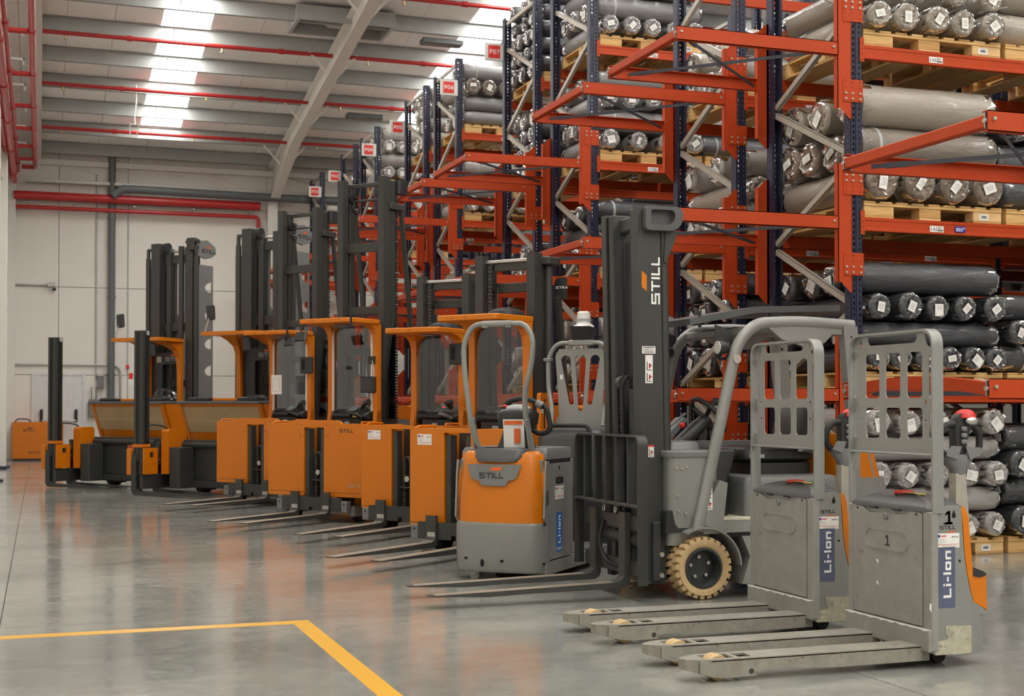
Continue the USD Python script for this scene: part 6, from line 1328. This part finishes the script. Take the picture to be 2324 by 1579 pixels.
COL = {'charcoal': 'roll_charcoal', 'slate': 'roll_slate', 'grey': 'roll_grey', 'pale': 'roll_pale', 'beige': 'roll_beige', 'taupe': 'roll_taupe'}
CNAME = {'charcoal': 'charcoal', 'slate': 'slate grey', 'grey': 'mid-grey', 'pale': 'pale grey', 'beige': 'beige', 'taupe': 'taupe'}
RL = 1.40
def make_roll(col, seed):
    """Unit-radius 0.12 roll along +x, end with the label at x = 0."""
    rng = np.random.RandomState(seed); n = 30
    t = thing('carpet_roll', None, 'carpet roll', (0, 0, -60))
    ang = np.arange(n) * 2 * np.pi / n; R = 0.12
    ph = rng.rand(6) * 6.28
    def ring(x, r, am):
        w = 1 + am * (0.5 * np.sin(2 * ang + ph[0]) + 0.35 * np.sin(3 * ang + ph[1] + x * 3) + 0.25 * np.sin(5 * ang + ph[2] - x * 4))
        return np.stack([np.full(n, x), np.cos(ang) * r * w, np.sin(ang) * r * w], 1)
    xs = [0.012, 0.0, 0.004, 0.03] ; 
    loops = [ring(0.006, R * 0.90, 0.02), ring(0.004, R * 0.96, 0.02), ring(0.022, R * 1.0, 0.02)]
    for x in np.linspace(0.12, RL - 0.12, 9): loops.append(ring(x, R * (1 + 0.012 * rng.randn()), 0.012))
    loops += [ring(RL - 0.022, R, 0.02), ring(RL - 0.004, R * 0.96, 0.02), ring(RL - 0.006, R * 0.90, 0.02)]
    put('body', MB().loft(loops), COL[col], t, smooth=50)
    for end, xe, sg in ((0, 0.004, -1), (1, RL - 0.004, 1)):
        el = []
        for k, q in enumerate((0.985, 0.88, 0.72, 0.52, 0.32, 0.12)):
            pl = (0.006 * np.sin(7 * ang + ph[3] + 2 * k) + 0.004 * np.sin(11 * ang + ph[4]) + 0.0015 * rng.randn(n)) * (1 if 0 < k < 5 else 0.3)
            dx = (0.0, 0.020, 0.026, 0.020, 0.012, 0.004)[k]
            el.append(np.stack([xe + sg * (dx + pl), np.cos(ang) * R * q, np.sin(ang) * R * q], 1))
        if end == 1: pass
        m = MB().loft(el, caps=True)
        put('film_end', m, 'end_' + col, t, smooth=45)
    a0 = rng.rand() * 0.5
    put('label', MB().box(-0.034, -0.031, -0.040 + 0.02 * rng.randn(), 0.034, -0.055, 0.04).rot(0.5 + a0, (1, 0, 0)), 'label_white', t)
    m = MB()
    for k in range(4): m.box(-0.0352, -0.034, -0.02, 0.02 - 0.008 * (k % 2), -0.03 + 0.014 * k, -0.026 + 0.014 * k)
    put('label_print', m.rot(0.5 + a0, (1, 0, 0)), 'letter_grey', t)
    xb = 0.16 + 0.06 * rng.rand()
    if seed % 3 == 1: put('tape_band', MB().loft([ring(xb, R * 1.012, 0.012), ring(xb + 0.002, R * 1.02, 0.012), ring(xb + 0.03, R * 1.02, 0.012), ring(xb + 0.032, R * 1.012, 0.012)], caps=False), 'letter_grey', t)
    sk = []
    for k, (x, q) in enumerate(((0.10, 1.006), (0.02, 1.01), (-0.016, 0.94), (-0.035, 0.80), (-0.03, 0.6))):
        w = 1 + 0.03 * np.sin(7 * ang + ph[5] + k) + 0.02 * rng.randn(n)
        sk.append(np.stack([x + 0.008 * rng.randn(n), np.cos(ang) * R * q * w, np.sin(ang) * R * q * w], 1))
    put('film_skirt', MB().loft(sk, caps=False), 'film_loose', t, smooth=60)
    put('film_skirt', MB().loft([np.stack([RL - q[:, 0], q[:, 1], -q[:, 2]], 1) for q in sk], caps=False), 'film_loose', t, smooth=60)
    return t
PROTO = {}
NROLL = [0]
_pr_used = {}
LAYN = ['bottom', 'second', 'third', 'fourth', 'top']
ORDW = ['first', 'second', 'third', 'fourth', 'fifth', 'sixth', 'seventh']
def place_roll(col, label, group, x, y, z, R, along_y, spin):
    v = random.randrange(3); k = (col, v)
    if k not in PROTO: PROTO[k] = make_roll(col, 10 * sorted(COL).index(col) + v)
    src = PROTO[k]; s = R / 0.12
    rz = (90 if along_y else 0) + random.uniform(-1.5, 1.5)
    if k not in _pr_used:
        _pr_used[k] = True
        p = src; src.GetAttribute('xformOp:translate').Set(Gf.Vec3d(x, y, z)); src.GetAttribute('xformOp:rotateZ').Set(rz); keys(p, label=label, group=group)
    else:
        p = dup(src, 'carpet_roll', label, (x, y, z), rz, group)
    xf = UsdGeom.Xformable(p); xf.AddRotateXOp().Set(spin); xf.AddScaleOp().Set(Gf.Vec3f(random.uniform(0.97, 1.0), s, s))
    NROLL[0] += 1
def stack(row, pos, z0, layers, where, nmax=9, pallet=True):
    """layers: (axis, count, radius, colour[, visible])"""
    y0 = dict(ROWS)[row]; x0 = XR + 0.15 + pos * 1.47
    yp = y0 + 0.03
    if pallet: place_pallet('wooden pallet under wrapped rolls, ' + where, x0, yp, z0)
    z = z0 + PH
    for li, L in enumerate(layers):
        ax, n, R, col = L[:4]; vis = L[4] if len(L) > 4 else n
        ln = LAYN[min(li, 4)] if li < len(layers) - 1 else ('top' if li else 'only')
        for k in range(vis):
            r = R * random.uniform(0.90, 1.0)
            if ax == 'y':
                px = x0 + R + (PW - 2 * R) * (k / (n - 1) if n > 1 else 0.5)
                place_roll(col, '%s carpet roll, %s from left, %s layer, %s' % (CNAME[col], ORDW[k], ln, where), 'wrapped carpet rolls', px, yp - 0.02 - random.uniform(0, 0.05), z + r + 0.012, r, True, random.uniform(-50, 50))
            else:
                py = yp + R + (PD - 2 * R) * (k / (n - 1) if n > 1 else 0.5)
                place_roll(col, '%s carpet roll lengthwise, %s from front, %s layer, %s' % (CNAME[col], ORDW[k], ln, where), 'wrapped carpet rolls', x0 + random.uniform(-0.03, 0.03), py, z + r + 0.012, r, False, random.uniform(-50, 50))
        z += 2 * R * 0.985
def W(row, lev, pos): return '%s rack %s %s pallet' % (ORD['ABCDEFGHI'.index(row)], ['floor level', 'level A1', 'level A2', 'level A3', 'level A4'][lev], ['end', 'second'][pos])
Z = [0.0] + LEV
S = [
 ('A', 0, 0, [('y', 5, .112, 'pale'), ('x', 5, .112, 'pale', 2), ('y', 5, .118, 'pale'), ('x', 5, .112, 'pale', 2), ('y', 5, .118, 'pale')]),
 ('A', 0, 1, [('y', 4, .135, 'charcoal', 3), ('x', 4, .125, 'charcoal', 1), ('y', 5, .12, 'charcoal', 3), ('x', 4, .12, 'charcoal', 1)]),
 ('A', 1, 0, [('y', 6, .106, 'charcoal'), ('x', 5, .115, 'charcoal'), ('y', 5, .118, 'charcoal'), ('x', 4, .14, 'charcoal')]),
 ('A', 1, 1, [('x', 5, .12, 'charcoal', 1), ('y', 5, .115, 'charcoal', 4), ('x', 4, .12, 'charcoal', 1)]),
 ('A', 2, 0, [('y', 4, .16, 'taupe'), ('x', 4, .17, 'taupe'), ('x', 3, .19, 'beige')]),
 ('A', 2, 1, [('x', 4, .15, 'charcoal', 2), ('x', 4, .15, 'slate', 2), ('y', 5, .12, 'charcoal', 4)]),
 ('A', 3, 0, [('y', 5, .125, 'beige'), ('y', 4, .12, 'beige'), ('x', 3, .13, 'slate', 2)]),
 ('A', 3, 1, [('x', 4, .16, 'beige', 2), ('x', 3, .15, 'beige', 1)]),
 ('B', 0, 0, [('y', 5, .12, 'pale'), ('x', 4, .13, 'pale'), ('y', 5, .12, 'pale')]),
 ('B', 1, 0, [('x', 4, .16, 'charcoal'), ('x', 5, .12, 'slate'), ('x', 4, .12, 'charcoal'), ('x', 5, .115, 'slate')]),
 ('B', 2, 0, [('x', 4, .15, 'pale'), ('y', 5, .12, 'beige', 5), ('x', 3, .15, 'pale')]),
 ('B', 3, 0, [('x', 4, .15, 'pale'), ('x', 3, .14, 'beige')]),
 ('C', 1, 0, [('x', 4, .15, 'pale'), ('x', 4, .14, 'pale'), ('x', 3, .14, 'pale')]),
 ('C', 2, 0, [('x', 4, .16, 'charcoal'), ('y', 5, .13, 'charcoal'), ('x', 3, .14, 'charcoal')]),
 ('C', 3, 0, [('y', 4, .13, 'grey'), ('x', 4, .14, 'grey'), ('y', 5, .12, 'grey'), ('x', 3, .14, 'grey')]),
 ('C', 4, 0, [('y', 5, .12, 'grey'), ('x', 4, .14, 'grey'), ('y', 5, .13, 'grey'), ('x', 3, .14, 'grey')]),
 ('D', 1, 0, [('x', 3, .15, 'pale'), ('x', 3, .14, 'pale')]),
 ('D', 2, 0, [('x', 4, .15, 'charcoal', 3), ('x', 4, .13, 'slate', 3)]),
 ('D', 3, 0, [('x', 4, .15, 'slate'), ('x', 5, .12, 'charcoal'), ('x', 4, .12, 'slate'), ('x', 4, .13, 'grey')]),
 ('D', 4, 0, [('x', 4, .14, 'charcoal'), ('x', 5, .12, 'slate'), ('x', 5, .12, 'charcoal'), ('x', 4, .12, 'slate'), ('x', 4, .12, 'slate')]),
 ('E', 2, 0, [('x', 4, .15, 'pale', 2), ('y', 4, .13, 'beige', 4)]),
 ('E', 3, 0, [('y', 5, .13, 'pale'), ('x', 3, .17, 'pale'), ('x', 3, .17, 'pale', 2)]),
 ('E', 4, 0, [('x', 4, .12, 'grey', 3), ('x', 4, .13, 'grey', 3), ('y', 5, .135, 'taupe'), ('x', 4, .13, 'grey', 2)]),
 ('F', 3, 0, [('x', 4, .15, 'pale', 3), ('x', 4, .15, 'pale', 3)]),
 ('F', 4, 0, [('x', 4, .14, 'beige', 3), ('x', 4, .14, 'pale', 3), ('x', 4, .13, 'pale', 3), ('x', 3, .13, 'pale')]),
 ('G', 3, 0, [('x', 3, .15, 'pale', 2), ('y', 4, .15, 'pale')]),
 ('G', 4, 0, [('y', 5, .135, 'pale'), ('x', 3, .14, 'pale', 2), ('y', 5, .135, 'pale'), ('x', 3, .14, 'pale', 2)]),
 ('H', 4, 0, [('x', 4, .14, 'pale', 3), ('x', 4, .14, 'beige', 3)]),
 ('I', 4, 0, [('x', 3, .14, 'beige', 2)]),
]
for row, lev, pos, layers in S: stack(row, pos, Z[lev], layers, W(row, lev, pos))
for row, lev, pos in (('B', 0, 1), ('B', 1, 1), ('B', 2, 1), ('C', 3, 1), ('C', 2, 1), ('D', 2, 1)):
    stack(row, pos, Z[lev], [('x', 4, .14, 'slate', 2), ('x', 3, .13, 'grey', 1)], W(row, lev, pos))
# everything deeper in the racks: one stuff object
rng = np.random.RandomState(2); deep = MB(); a16 = np.arange(10) * 2 * np.pi / 10
for row, y0 in ROWS:
    for lev in range(5):
        if row in 'EFGHI' and lev < 2: continue
        for k in range(2, 6):
            x0 = XR + 0.16 + 1.47 * k + 0.1 * (k // 2); z = Z[lev] + 0.005
            deep.box(x0, x0 + PW, y0 + 0.03, y0 + PD, z, z + 0.02).box(x0, x0 + PW, y0 + 0.05, y0 + PD - 0.05, z + 0.12, z + PH)
            z += PH
            for q in range(rng.randint(2, 5)):
                r = 0.13 + 0.02 * rng.rand()
                for m in range(4):
                    yc = y0 + 0.03 + r + (PD - 2 * r) * m / 3.0
                    deep.loft([np.stack([np.full(10, xx), yc + r * np.cos(a16), z + r + 0.01 + r * np.sin(a16)], 1) for xx in (x0 + 0.02, x0 + PW - 0.02)])
                z += 2 * r + 0.004
                if z + 2 * r > (LEV + [7.2])[lev] - 0.15: break
put('carpet_roll_stock', deep, 'roll_slate', None, 'slate wrapped carpet rolls filling the deeper bays of the racks', 'carpet rolls', None, 'stuff')
print('rolls', NROLL[0])
